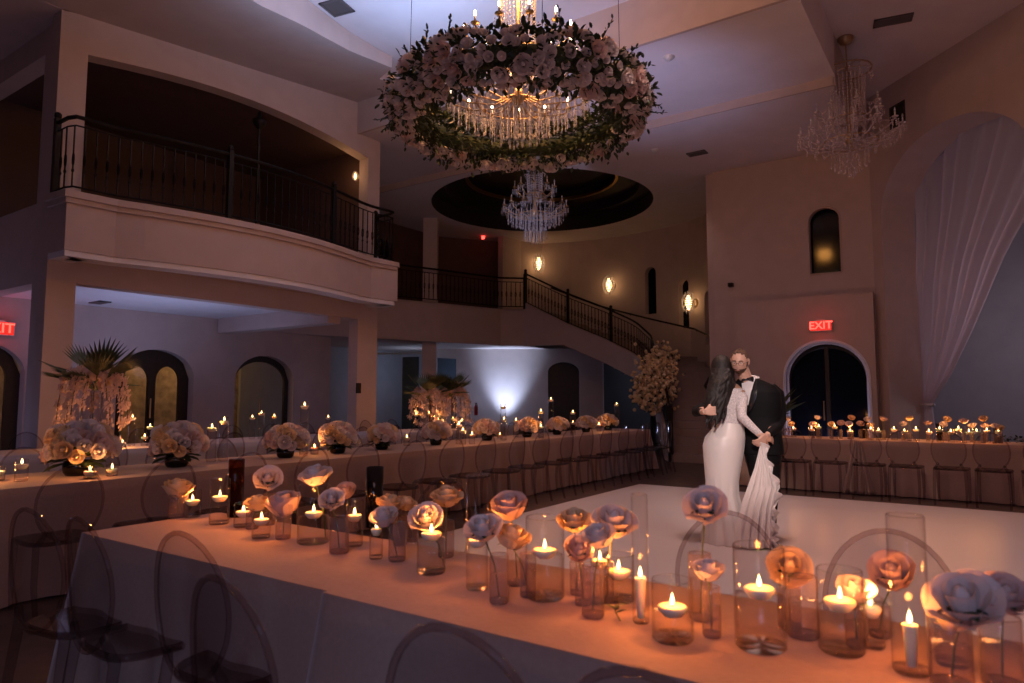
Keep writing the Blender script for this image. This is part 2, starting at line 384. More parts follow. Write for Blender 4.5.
# blue room to the left of it
b=MB(); wall(b,Path([(-16.4,11),(-16.4,17.2),(-15.3,19)]),0,2.95,(),.1); struct(b.build('wall_blue_room',greyw))
m=MB(); q=Path([W(402,21.0),W(418,20.8)]); wall(m,q,0,2.62,(),.05); q2=Path([W(437,21.0),W(456,21.6)]); wall(m,q2,1.6,2.6,(),.05)
o=m.build('sliding_panel',tealm); tag(o,'dark teal sliding panel hanging under the mezzanine beside the pillar','panel')
m=MB(); a=W(377,21); c=W(421,20.6); m.tube([(a[0],a[1],2.72),(c[0],c[1],2.72)],.03,6); tag(m.build('curtain_rail',plasticw),'pale horizontal rail under the mezzanine above the teal panel','rail')
# curved stair wall
cw=[(-12.46,17.6),(-12.35,18.5),(-12.0,19.25),(-11.1,19.62),(-10.2,19.78),(-9.28,19.8),(-8.4,19.7),(-7.6,19.52),(-6.92,19.25),(-6.35,18.85),(-5.88,18.3),(-5.5,17.6),(-5.2,16.6),(-5.1,15.4)]
cp=Path(cw,side=1)
wins=[]
def onwall(px):
    best=(9e9,0)
    for i in range(600):
        u=cp.L*i/600; x,y=cp(u); X=x*math.cos(YAW)+y*math.sin(YAW); Dp=depth((x,y)); d=abs(512+F*X/Dp-px)
        if d<best[0]: best=(d,u,Dp)
    return best[1],best[2]
def zat(py,D): return at(512,py,d=D).z
ops=[]
for px,t,bt,w in((652,267,314,.2),(685,279,328,.2),(709,291,345,.2)):
    u,D=onwall(px); ops.append(arch(u-w,u+w,zat(bt,D),zat(t,D)-.2,zat(t,D)))
def cz0(u): return 2.95 if u<cp.u[4] else 0.0
b=MB(); wall(b,Path(cw[:5],side=1),2.95,6.55,(),.2)
cp2=Path(cw[4:],side=1); off=cp.u[4]
wall(b,cp2,0,6.55,[(o[0]-off,o[1]-off,o[2],(lambda u,f=o[3]:f(u+off))) for o in ops],.25); struct(b.build('wall_stair',plaster))
for i,o in enumerate(ops):
    m=MB(); wall(m,Path([cp(o[0]-.02,.2),cp(o[1]+.02,.2)]),o[2]-.05,o[3]((o[0]+o[1])/2)+.05,(),.02); struct(m.build('window_%d'%(i+2),paneglass))
# exit wall
EY=15.3
b=MB(); wall(b,Path([(-4.93,EY),(-1.67,EY)],side=1),0,ZT,[arch(4.93-2.88,4.93-2.28,3.95,5.08,5.36),rect(4.93-3.5,4.93-1.75,0,2.6)],.35); struct(b.build('wall_exit',plaster))
b=MB(); wall(b,Path([(-4.4,EY-.25),(-1.72,EY-.25)],side=1),0,3.46,[arch(4.4-3.42,4.4-1.82,0,1.76,2.53)],.28); b.box(-1.72,-1.70,EY-.25,EY,0,3.46); struct(b.build('wall_exit_porch',plaster))
m=MB(); q=[]
def archp(cx,hw,zs,zt,y):
    return [(cx-hw,y,0),(cx-hw,y,zs)]+[(cx-hw*math.cos(PI*k/20),y,zs+(zt-zs)*math.sin(PI*k/20)) for k in range(1,20)]+[(cx+hw,y,zs),(cx+hw,y,0)]
m.tube(archp(-2.62,.80,1.76,2.53,EY-.24),.035,6); m.tube(archp(-2.62,.76,1.76,2.49,EY-.1),.03,6); struct(m.build('trim_exit_arch',trimw))
d=struct(thing('door_5',None,None)); m=MB(); m.box(-3.42,-1.8,EY+.02,EY+.04,0,2.55); m.build('pane',paneglass,d)
m=MB(); m.box(-2.66,-2.58,EY-.03,EY+.02,0,2.5); m.tube(archp(-2.62,.76,1.7,2.42,EY),.04,6); m.box(-3.38,-1.86,EY-.03,EY+.02,0,.15); m.build('frame',darkwood,d)
m=MB(); m.tube([(-2.7,EY-.06,.9),(-2.7,EY-.06,1.3)],.015,6); m.build('handle',brass,d)
d=struct(thing('window_1',None,None)); m=MB(); m.box(-2.92,-2.24,EY+.2,EY+.22,3.9,5.4); m.build('pane',paneglass,d)
m=MB(); m.tube([(x,y,z+3.95) for x,y,z in archp(-2.58,.31,1.13,1.4,EY-.01)]+[(-2.89,EY-.01,3.95)],.02,6); m.build('frame',plaster,d)
# diagonal wall with great arch
pw=Path([(-1.68,15.28),(4.6,9.0)],side=1)
u0=math.hypot(-1.51+1.68,15.11-15.28); 
cxu=u0+1.62
b=MB(); wall(b,pw,0,ZT,[arch(u0+.02,u0+3.3,0,4.95,6.22)],.75); struct(b.build('wall_great_arch',plaster))
b=MB(); wall(b,Path([(2.2,18),(9,11.2)]),0,ZT,(),.1); wall(b,Path([(-1.6,15.9),(-.9,17.6),(2.4,18.1)]),0,ZT,(),.1); struct(b.build('wall_right_room',greyw))
# right wall continues along +x side (out of frame) to close the hall
b=MB(); b.box(4.5,4.7,-5,9.1,0,ZT); struct(b.build('wall_right',plaster))
# stairs
inn=[(-5.55,14.1,0),(-6.1,15.1,.7),(-6.62,16.0,1.35),(-7.1,16.75,1.9),(-7.75,17.25,2.35),(-8.7,17.42,2.8),(-10.0,17.45,3.35),(-11.35,17.25,4.05)]
out=[(-4.35,14.1,0),(-5.1,15.15,.7),(-5.15,16.6,1.35),(-5.6,17.8,1.9),(-6.6,18.95,2.35),(-8.2,19.6,2.8),(-10.0,19.7,3.35),(-11.6,19.3,4.05)]
def interp(P,z):
    for a,c in zip(P,P[1:]):
        if z<=c[2]+1e-9: k=(z-a[2])/(c[2]-a[2]); return (a[0]+(c[0]-a[0])*k,a[1]+(c[1]-a[1])*k)
    return P[-1][:2]
st=thing('staircase','curved stone staircase sweeping down from the mezzanine to the hall floor','staircase',(-6,15,0))
N=24; b=MB(); o3=Vector((-6,15,0))
for i in range(N):
    z0=4.05*i/N; z1=4.05*(i+1)/N
    a,c,d_,e=interp(inn,z0),interp(inn,z1),interp(out,z1),interp(out,z0)
    base=max(0,z0-.35)
    a,c,d_,e=[(p[0]+6,p[1]-15) for p in(a,c,d_,e)]
    b.poly([a,c,d_,e],base,z1)
b.build('steps',stairm,st)
b=MB()
for i in range(48):
    z0=4.05*i/48;z1=4.05*(i+1)/48; a=interp(inn,z0);c=interp(inn,z1); lo=lambda z:(max(0,z-.45) if z<2.75 else min(z-.45,2.93))
    v=[(a[0]+6,a[1]-15,lo(z0)),(c[0]+6,c[1]-15,lo(z1)),(c[0]+6,c[1]-15,z1+.22),(a[0]+6,a[1]-15,z0+.22)]
    k=.08; v+=[(x-k*.5,y-k,z) for x,y,z in v]
    b.add(v,[(0,1,2,3),(4,7,6,5),(3,2,6,7),(0,4,5,1)])
b.build('stringer',plaster,st)
m=MB(); wall(m,Path([W(604,21.6),W(622,20.6),W(650,19.2)]),0,2.5,(),.1); struct(m.build('shade_panel_under_stairs',darkpaint))  # dark sheet in place of the shaded opening below the stairs
# railings
def railing(name,label,cat,pts,h=.98,step=.13,scroll=True,posts=(),rb=.011):
    """pts: 3-D foot line"""
    pts=[Vector(p) for p in pts]; o=pts[0].copy(); r=thing(name,label,cat,o)
    L=[0]
    for a,c in zip(pts,pts[1:]): L.append(L[-1]+(c-a).length)
    def g(u):
        for i in range(len(L)-1):
            if u<=L[i+1]+1e-9: return pts[i].lerp(pts[i+1],(u-L[i])/(L[i+1]-L[i]))-o
        return pts[-1]-o
    n=int(L[-1]/.15)+1; P=[g(L[-1]*i/n) for i in range(n+1)]; up=Vector((0,0,1))
    m=MB(); m.tube([p+up*h for p in P],.028,6); m.build('top_rail',iron,r)
    m=MB(); m.tube([p+up*(h-.12) for p in P],.012,5); m.tube([p+up*.08 for p in P],.014,5); m.build('lower_rail',iron,r)
    k=max(2,int(L[-1]/step)); bal=None
    for i in range(1,k):
        p=g(L[-1]*i/k)
        if bal is None:
            m=MB(); m.tube([(0,0,.08),(0,0,h-.12)],rb,5)
            m.tube([(.03*math.sin(t*2*PI/8),0,.45+.09*math.cos(t*2*PI/8)) for t in range(9)],.008,4,cap=False)
            m.ell((0,0,.3),(.02,.02,.03),6); bal=m.build('baluster',iron,r,loc=p)
        else:
            c=bal.copy(); C.objects.link(c); c.location=p; c.parent=r
    for t in [0,L[-1]]+list(posts):
        p=g(min(t,L[-1])); m=MB(); m.box(-.035,.035,-.035,.035,0,h+.06); m.ell((0,0,h+.1),.05,8); m.build('post',iron,r,loc=p)
    return r
pp=[(*bp(bp.L*i/40,.05),4.06) for i in range(41)]
railing('balcony_railing','curved black wrought iron railing along the balcony over the left side','railing',pp,1.03,.14,posts=(2.5,4.6))
railing('mezzanine_railing','black iron railing along the mezzanine edge behind the pillar','railing',[(x,y,4.05) for x,y in mz],.95,.14)
sp=[(*interp(inn,4.05*(1-i/30)),4.05*(1-i/30)+.15) for i in range(31)]
railing('stair_railing','black iron stair railing curving down along the open side of the stairs','railing',sp,.95,.12,posts=(1.55,3.1))
h=[(*interp(out,z),z+.95) for z in [4.05*(1-i/24) for i in range(22)]]; hv=[Vector((x+(.12 if 0 else 0),y-.16,z)) for x,y,z in h]; o=hv[0].copy()
r=thing('stair_handrail','dark handrail fixed along the curved wall beside the stairs','handrail',o)
m=MB(); m.tube([p-o for p in hv],.03,6); m.build('rail',iron,r)
for k in range(2,22,4): m=MB(); m.tube([hv[k]-o,hv[k]-o+Vector((0,.16,-.05))],.012,5); m.build('bracket',iron,r)
# dance floor
m=MB(); nx,ny=7,8
m.box(-4.45,4.3,2.6,9.97,0,.03)
tag(m.build('dance_floor',dancem),'glossy white square dance floor under the dancing couple','dance floor')
# vents and detectors
def vent(loc,rz,sx,sy,label,rot=None):
    r=thing('ceiling_vent',label,'vent',loc,rz)
    if rot:r.rotation_euler=rot
    m=MB(); t=.04
    m.box(-sx,sx,-sy,-sy+t,-.02,0);m.box(-sx,sx,sy-t,sy,-.02,0);m.box(-sx,-sx+t,-sy,sy,-.02,0);m.box(sx-t,sx,-sy,sy,-.02,0); m.build('frame',ventm,r)
    m=MB()
    for k in range(6):
        y=-sy+t+(2*sy-2*t)*(k+.5)/6; m.add([(-sx,y-.02,-.002),(sx,y-.02,-.002),(sx,y+.015,-.018),(-sx,y+.015,-.018)],[(0,1,2,3)])
    m.build('louvre',ventm,r); m=MB(); m.box(-sx,sx,-sy,sy,-.001,0); m.build('duct',wick,r)
vent(at(337,7,z=ZT),.2,.2,.2,'square vent in the bright lavender ceiling left of the floral chandelier')
vent(at(893,20,z=ZT),.2,.28,.13,'rectangular vent in the ceiling above the unlit crystal chandelier')
vent(at(697,153,z=6.55),0,.2,.12,'dark rectangular vent in the ceiling between the two right chandeliers')
vent(at(100,302,z=3.12),0,.22,.1,'small vent in the ceiling under the balcony')
vent(at(897,115,s=13.58),0,.2,.22,'dark square speaker grille high on the diagonal wall',rot=(PI/2,0,-PI/4))
for px,py,z,l in((655,150,6.55,'round smoke detector on the ceiling left of the rectangular vent'),(669,57,6.72,'round smoke detector on the ceiling above the step'),(627,236,6.55,'small dark fitting on the ceiling over the staircase')):
    m=MB(); m.lathe([(.001,-.05),(.06,-.045),(.09,-.01),(.09,0)],14); tag(m.build('smoke_detector',plasticw if z<7 else ventm,smooth=True,loc=at(px,py,z=z)),l,'smoke detector')
# ================= FURNITURE AND TABLE DRESSING =================
def cloth_mesh(x0,x1,y0,y1,zt=.76,amp=.055,seed=1,zb=.015):
    rr=random.Random(seed); mb=MB(); per=[]; r=.03
    L=2*(x1-x0+y1-y0); n=int(L/.035)
    def pp(s):
        w=x1-x0;h=y1-y0
        if s<w:return (x0+s,y0,0,-1)
        s-=w
        if s<h:return (x1,y0+s,1,0)
        s-=h
        if s<w:return (x1-s,y1,0,1)
        s-=w
        return (x0,y1-s,-1,0)
    ph=[rr.uniform(0,6) for _ in range(4)]
    corners=[0,x1-x0,x1-x0+y1-y0,2*(x1-x0)+y1-y0,L]
    rows=9; v=[]
    for k in range(rows+1):
        t=k/rows
        for i in range(n):
            s=L*i/n; x,y,nx,ny=pp(s)
            dc=min(abs(s-c) for c in corners)
            fold=(math.sin(s*17+ph[0])+.6*math.sin(s*29+ph[1])+.5*math.sin(s*7+ph[2]))*amp*.45*t**1.2
            fl=.10*math.exp(-(dc/.09)**2)*t
            # diagonal push at corners
            o=.006+fold+fl+.035*t
            cx,cy=(x0+x1)/2,(y0+y1)/2
            dx=nx;dy=ny
            if dc<.12:
                q=Vector((1 if x>cx else -1,1 if y>cy else -1)).normalized(); k2=1-dc/.12; dx=nx*(1-k2)+q.x*k2; dy=ny*(1-k2)+q.y*k2
            v.append((x+dx*o,y+dy*o,zt-(zt-zb)*t if k else zt))
    f=[(k*n+i,(k+1)*n+i,(k+1)*n+(i+1)%n,k*n+(i+1)%n) for k in range(rows) for i in range(n)]
    f.append(tuple(range(n)))
    mb.add(v,f); return mb
def table(x0,x1,y0,y1,label,clabel,m,seed):
    cx,cy=(x0+x1)/2,(y0+y1)/2; hx,hy=(x1-x0)/2,(y1-y0)/2
    t=thing('banquet_table',label,'table',(cx,cy,0),0)
    b=MB(); b.box(-hx+.02,hx-.02,-hy+.02,hy-.02,.72,.752); b.build('tabletop',darkwood,t)
    for sx in(-1,1):
        for sy in(-1,1):
            b=MB(); b.tube([(sx*(hx-.12),sy*(hy-.1),0),(sx*(hx-.12),sy*(hy-.1),.72)],.02,6); b.build('leg',iron,t)
    o=cloth_mesh(-hx,hx,-hy,hy,.757,seed=seed).build('tablecloth',m,None,True,loc=(cx,cy,0))
    for p in o.data.polygons:
        if len(p.vertices)>4:p.use_smooth=False
    tag(o,clabel,'tablecloth'); return o
table(-3.32,-1.705,1.47,2.12,'front banquet table at its end beside the long rose table','champagne cloth on the front table, the piece left of the cloth seam',cloth,1)
table(-1.695,.16,1.45,2.12,'front banquet table below the dancing couple','champagne cloth on the front table, right of the cloth seam',cloth,2)
table(.17,2.0,1.45,2.12,'front banquet table at the right edge of the photo','champagne cloth under the last candles at the lower right corner',cloth,3)
for i in range(6):
    ya=-.35+i*2.13; nm=ORD[5-i]
    table(-6.3,-5.32,ya,ya+2.125,'long table of hydrangea bouquets, %s section from the staircase'%nm,'champagne cloth over long bouquet table, %s section from the staircase'%nm,cloth,10+i)
for i in range(5):
    ya=2.4+i*2.1; nm=ORD[4-i]
    table(-9.3,-8.35,ya,ya+2.095,'rear table under the balcony front, %s section from the staircase'%nm,'pale cloth on the rear table by the pillars, %s section from the staircase'%nm,clothpale,20+i)
for i in range(3):
    xa=-3.25+i*1.83
    table(xa,xa+(1.825 if i<2 else 1.25),10.88,11.65,'right hand banquet table before the exit arch, %s section from the couple'%ORD[i],'champagne cloth on the table before the exit arch, %s section from the couple'%ORD[i],cloth,30+i)
# bunched overlay of cloth on the right table
# ghost chair
def make_chair():
    r=thing('ghost_chair','x','chair')
    def back(u,k=1.0):
        a=2*PI*u; x=.19*k*math.sin(a); z=.69-.235*k*math.cos(a); return Vector((x,-.205-.09*(z-.45)-.05*(1-(x/.2)**2)*.6,z))
    b=MB(); b.tube([back(i/32) for i in range(33)],.0085,7,cap=False); b.build('back_rim',MATS['acrylic_rim'],r,True)
    b=MB(); n=28; v=[back(0,.0)]
    for k in(.5,.97):
        v+=[back(i/n,k) for i in range(n)]
    b.add(v,[(0,1+i,1+(i+1)%n) for i in range(n)]+[(1+i,1+n+i,1+n+(i+1)%n,1+(i+1)%n) for i in range(n)]); b.build('backrest',acryl,r,True)
    b=MB(); pts=[]
    for i in range(28):
        a=2*PI*i/28; c,s=math.cos(a),math.sin(a); x=math.copysign(abs(c)**.5,c)*(.19+.02*s); y=math.copysign(abs(s)**.5,s)*.2
        pts.append((x,y))
    b.poly(pts,.435,.46); b.build('seat',acryl,r)
    b=MB(); b.tube([(x,y,.445) for x,y in pts+pts[:1]],.014,6,cap=False); b.build('seat_rim',MATS['acrylic_rim'],r,True)
    for sx in(-1,1):
        b=MB(); b.tube([(sx*.17,.17,.44),(sx*.175,.185,.2),(sx*.17,.18,0)],[.022,.018,.012],8); b.build('leg',acryl,r,True)
        b=MB(); b.tube([(sx*.12,-.225,.53),(sx*.165,-.2,.44),(sx*.175,-.23,.2),(sx*.17,-.28,0)],[.014,.02,.018,.013],8); b.build('leg',acryl,r,True)
    return r
chair=Stamp(make_chair())
g1='clear chairs on the near side of the front table'
for (x,y,rz),l in zip([(-3.08,1.42,.10),(-2.66,1.44,-.05),(-2.13,1.50,.05),(-1.50,1.25,-.08),(-.85,1.29,.04),(-.455,1.30,0)],
  ['clear oval-back chair at the lower left edge of the photo','clear oval-back chair, second from the left edge, beside front table','clear oval-back chair against front table, its arched rim over the cloth','clear oval-back chair pulled out at lower left, close before another chair','clear chair whose arched back rises over the cloth seam of front table','clear chair rim just showing at the bottom edge below the candle vases']):
    chair((x,y,0),l,rz,group=g1)
g1='clear chairs on the dance floor side of the front table'
for x,y,l in((-.80,2.2,'clear chair arch rising behind the front candles at the bride gown hem'),(-.27,2.14,'clear chair arch behind the front candles right of the couple'),(-2.35,2.42,'clear chair behind front table by the black tall vase')):
    chair((x,y+.12,0),l,PI,group=g1)
for k in range(17): chair((-5.02+R.uniform(-.02,.03),12.05-.625*k,0),'clear oval-back chair on the dance-floor side of the long table, %s from the staircase'%ORD[k],PI/2+R.uniform(-.08,.08),group='clear chairs along the dance floor side of the long table')
for k in range(16): chair((-6.62,11.9-.625*k,0),'clear oval-back chair on the far side of the long table, %s from the staircase'%ORD[k],-PI/2+R.uniform(-.08,.08),group='clear chairs along the far side of the long table')
for k in range(13): chair((-8.0,12.3-.72*k,0),'clear chair on the near side of the rear table, %s from the staircase'%ORD[k],PI/2+R.uniform(-.08,.08),group='clear chairs on the near side of the rear table')
for k in range(13): chair((-9.66,12.3-.72*k,0),'clear chair on the pillar side of the rear table, %s from the staircase'%ORD[k],-PI/2+R.uniform(-.08,.08),group='clear chairs on the pillar side of the rear table')
for k,px in enumerate((778,795,830,868,905,950,992,1040,1085)): 
    p=at(px,440,y=10.62); chair((p.x,10.60,0),'clear oval-back chair before the exit-side table, %s from the couple'%ORD[k],R.uniform(-.08,.08),group='clear chairs along the exit side table')
p=at(655,470,z=0); chair((p.x,p.y,0),'clear chair standing at the staircase end of the long table',PI/2+.5)
p=at(634,474,z=0); chair((p.x,p.y,0),'clear chair near the table end, left of the one by the stairs',PI/2+.2)
p=at(697,457,z=0); chair((p.x,p.y,0),'clear chair alone at the foot of the stairs behind the bride',PI+.4)
# --- glassware ---
def vase_parts(r,rad,h,fill,gm=None,wm=None,n=24):
    gm=gm or vg
    b=MB(); b.lathe([(.001,.0),(rad*.9,0),(rad,.006),(rad,h-.003),(rad-.002,h),(rad-.004,h-.003)],n); b.build('glass',gm,r,True)
    b=MB(); b.lathe([(.001,.012),(rad*.93,.012),(rad*.96,.006),(rad*.93,.003),(.001,.003)],n); b.build('thick_base',MATS['vase_water'] if gm is vg else gm,r,True)
    if fill: b=MB(); b.lathe([(.001,.014),(rad*.93,.014),(rad*.93,fill),(.001,fill)],n); b.build('water',water,r,True)
def cand_parts(r,rad=.03,light=True,en=1.0,pillar=0):
    b=MB(); b.lathe([(.001,-.018-pillar),(rad*.6,-.017-pillar),(rad*(.95 if not pillar else .9),-.002-(pillar and 0)),(rad,.004),(rad*.9,.008),(rad*.5,.006),(.001,.005)],18); b.build('wax',wax,r,True)
    b=MB(); b.tube([(0,0,.004),(.001,0,.016)],.0012,5); b.build('wick',wick,r)
    b=MB(); b.lathe([(.0005,.009),(.0042,.013),(.0052,.018),(.0040,.025),(.0018,.032),(.0003,.038)],10); b.build('flame',flamem,r,True)
    if light:
        L=bpy.data.lights.new('candle_light','POINT'); L.energy=en; L.color=(1,.27,.05); L.shadow_soft_size=.008
        o=bpy.data.objects.new('candle_light',L); C.objects.link(o); o.parent=r; o.location=(0,0,.05)
CE=1.15
cyl=[(192,520,488,16,499),(219,527,477,19,495),(243,530,501,18,510),(261,541,510,18,518),(313,546,483,31,511),(354,549,498,17,514),(376,562,519,13,528),(431,576,514,28,532),(545,601,515,38,549),(600,606,552,18,560),(619,604,552,30,570),(673,643,577,40,606),(761,651,543,48,588),(842,655,567,42,600),(872,650,598,24,607),(953,668,606,30,619)]
for i,(px,py,pt_,w,pc) in enumerate(cyl):
    p=at(px,py-3,z=.757); d=depth(p); rad=w*d/683/2; h=at(px,pt_+2,d=d).z-.757; zc_=at(px,pc+3,d=d).z-.757
    r=thing('cylinder_vase','clear glass cylinder holding water and a floating candle, %s from left on front table'%ORD[i],'vase',(p.x,p.y,.758),0,'clear candle cylinders on the front table')
    vase_parts(r,rad,max(h,zc_+.03),max(.03,zc_-.008))
    c=thing('floating_candle','lit floating candle on front table, %s from the left among those in cylinders'%ORD[i],'candle',(p.x,p.y,.758+zc_),0,'floating candles on the front table')
    cand_parts(c,min(.036,rad*.82),True,CE)
# tall tubes
for px,py,pt_,w,m,l,pc,taper in((235,520,457,15,amber,'tall smoky brown glass tube near the left end of front table',None,0),(374,530,465,17,blackvase,'tall glossy black cylinder vase on front table',None,0),
    (477,592,473,22,vg,'tall clear tube with a candle inside, before the roses left of centre',539,0),(641,626,492,16,vg,'slim tall clear tube with a taper candle, left of the bride gown hem',578,1),(912,676,513,34,vg,'tall wide clear tube with a candle at the lower right',625,1)):
    p=at(px,py-3,z=.757); d=depth(p); rad=w*d/683/2; h=at(px,pt_+2,d=d).z-.757
    r=thing('tall_vase',l,'vase',(p.x,p.y,.758),0)
    if m is blackvase:
        b=MB(); b.lathe([(.001,0),(rad,0),(rad,h),(rad-.003,h),(rad-.003,.01),(.001,.01)],28); b.build('body',m,r,True)
    else: vase_parts(r,rad,h,0,m)
    if pc:
        zc_=at(px,pc+3,d=d).z-.757
        c=thing('taper_candle' if taper else 'floating_candle','lit candle inside the '+l.split(' with')[0].replace('tall','tall'),'candle',(p.x,p.y,.758+zc_),0)
        if taper: cand_parts(c,.016,True,CE,pillar=max(.01,zc_-.03))
        else: cand_parts(c,min(.03,rad*.8),True,CE); b=MB(); b.lathe([(.001,.01),(rad*.9,.01),(rad*.9,zc_-.008),(.001,zc_-.008)],20); b.build('water',water,r,True)
# --- roses ---
def rose_mb(seed,open_=.5,np=(4,5,6),res=(5,6)):
    """cupped petals wrapped in rings round a closed heart, lips curling outward"""
    rr=random.Random(seed); mb=MB(); K=len(np)
    mb.ell((0,0,.38),(.31,.31,.66),10,fn=lambda d:1+.07*math.sin(5*math.atan2(d.y,d.x)+6*d.z))
    for ring,cnt in enumerate(np):
        k=(ring+1)/K; Rb=.24+.58*k; lip=(1.22-.34*k-.30*open_*k); 
        for j in range(cnt):
            a0=2*PI*j/cnt+ring*1.1+rr.uniform(-.12,.12); wd=PI/cnt*1.55; dz=rr.uniform(-.05,.05); dr=rr.uniform(-.03,.09)
            def fn(u,v,a0=a0,wd=wd,Rb=Rb+dr,lip=lip+dz,k=k):
                uu=(u-.5)*2; a=a0+uu*wd*(.55+.45*math.sin(PI*min(1,.15+v*.6)))
                th=v*PI*.56; r=Rb*math.sin(th)**.8*(1+.06*uu*uu) + (.34*k*(.4+open_))*(max(0,v-.62)/.38)**1.3
                top=lip-.20*uu*uu-(.16*open_*k)*max(0,v-.8)/.2; z=-.42+(top+.42)*(1-math.cos(th*.92))/(1-math.cos(PI*.56*.92))
                if k<.5: r*=1-.35*max(0,v-.6)
                return (r*math.cos(a),r*math.sin(a),z)
            mb.grid(fn,res[0],res[1])
    return mb
def rose_mesh(name,m,seed,o=.5,np=(4,5,6),res=(5,6)):
    b=rose_mb(seed,o,np,res); me=b.mesh(name,[m,stemm]); return me
RW=[rose_mesh('blossom',petal,1,.45),rose_mesh('blossom',petal,2,.75),rose_mesh('blossom',petalp,3,.3)]
RY=[rose_mesh('blossom',petaly,4,.5),rose_mesh('blossom',petaly,5,.8)]
RL=[rose_mesh('blossom',petal,6,.6,(3,5),(4,4)),rose_mesh('blossom',petalp,7,.8,(3,5),(4,4)),rose_mesh('blossom',petaly,8,.5,(3,5),(4,4))]
def leaf_mb(mb,p,d,size,mi=0):
    d=Vector(d).normalized(); s=d.cross(Vector((0,0,1)));  s=s.normalized() if s.length>.05 else Vector((1,0,0)); u=s.cross(d)
    p=Vector(p); w=size*.32
    v=[p,p+d*size*.3+s*w*.8-u*.02*size,p+d*size*.7+s*w*.7-u*.04*size,p+d*size-u*.14*size,p+d*size*.7-s*w*.7-u*.04*size,p+d*size*.3-s*w*.8-u*.02*size,p+d*size*.5+u*.06*size]
    mb.add(v,[(0,1,6),(1,2,6),(2,3,6),(3,4,6),(4,5,6),(5,0,6)],mi)
buds=[(178,520,490,18),(268,528,493,13),(283,542,506,15),(252,532,506,12),(339,556,516,19),(352,535,506,12),(397,564,522,17),(400,548,515,14),(412,545,514,12),(446,560,520,16),(499,606,553,19),(517,588,545,20),(528,600,552,16),(577,598,560,14),(583,608,566,16),(593,620,563,22),(607,606,560,14),(701,623,552,22),(712,640,585,18),(790,632,585,22),(880,640,603,20),(857,650,604,20),(803,640,575,30),(952,690,615,38),(1003,690,615,36)]
roses=[(180,481,24,'y',0),(268,475,22,'w',1),(282,496,30,'w',2),(257,497,20,'y',3),(331,496,20,'w',4),(345,487,18,'w',5),(382,511,24,'w',6),(391,497,22,'y',7),(408,498,18,'y',8),(447,489,26,'y',9),(482,521,30,'w',10),(508,499,32,'w',11),(515,528,30,'y',12),(574,513,28,'y',13),(580,546,26,'w',14),(597,529,28,'w',15),(615,513,36,'w',16),(704,500,34,'f',17),(708,563,26,'w',18),(790,562,34,'y',19),(890,566,38,'w',20),(857,583,30,'w',21),(960,590,54,'w',23),(1007,588,40,'w',24)]
bp_=[]
for i,(px,py,pt_,w) in enumerate(buds):
    p=at(px,py-3,z=.757); d=depth(p); rad=w*d/683/2; h=at(px,pt_+1,d=d).z-.757; bp_.append((p,d,h))
    r=thing('bud_vase','small smoky glass bud vase, %s from the left among those on front table'%ORD[i],'vase',(p.x,p.y,.758),0,'bud vases on the front table'); 
    vase_parts(r,rad,h,h*.6,frost,n=18)
def rose_thing(p,c,s,me,label,rnd,tilt=.25,group=None):
    """p foot of stem, c bloom centre"""
    r=thing('rose',label,'flower',p,0,group)
    c=Vector(c)-Vector(p)
    w0=Vector((-p[0],-p[1])).normalized()*rnd.uniform(.1,1.1); d=Vector((w0.x+rnd.uniform(-.3,.3),w0.y+rnd.uniform(-.3,.3),1)).normalized()
    b=MB(); q=c-d*s*.4; b.tube([(0,0,0),(q.x*.3,q.y*.3,q.z*.5),q*.85+Vector((0,0,0)),q],[.0022]*4,6); b.build('stem',stemm,r,True)
    o=link('blossom',me,r,q,(0,0,0),s*.46); o.rotation_euler=d.to_track_quat('Z','Y').to_euler()
    b=MB()
    for k in range(4):
        a=k*PI/2+rnd.random(); leaf_mb(b,q,(math.cos(a),math.sin(a),-.1),s*.42)
    b.build('leaf',leafm,r)
    return r
for i,(px,py,w,k,j) in enumerate(roses):
    p,d,h=bp_[j]; s=w*d/683*1.0; c=at(px,py,d=d)
    me={'y':RY[i%2],'w':RW[i%3],'f':RW[1]}[k]
    rose_thing((p.x,p.y,.775),c,s*1.15,me,'%s rose on front table, %s rose from the left'%('cream yellow' if k=='y' else 'white',ORD[i]),R,group='roses on the front table')
# extra roses resting in wide cylinders
for px,py,w,j,l in((314,468,27,4,'flat open cream rose above the wide left cylinder vase'),(425,513,29,7,'white rose leaning over the cylinder left of the tall clear tube')):
    p=at(cyl[j][0],cyl[j][1]-3,z=.757); d=depth(p); rose_thing((p.x+.02,p.y+.05,.765),at(px,py,d=d+.05),w*d/683*1.1,RW[1],l,R)
p=at(615,618,z=.76); r=thing('fallen_leaf_sprig','dark green rose leaf sprig lying on the front tablecloth','leaf',(p.x,p.y,.762))
b=MB()
for k in range(5): leaf_mb(b,(0,.004*k,.012+.004*k),(math.cos(k*1.3+.6),math.sin(k*1.3+.6),.4),.034)
b.build('leaf',leafm,r); b=MB(); b.tube([(0,0,.016),(.03,-.03,.004)],.002,5); b.build('stem',stemm,r)
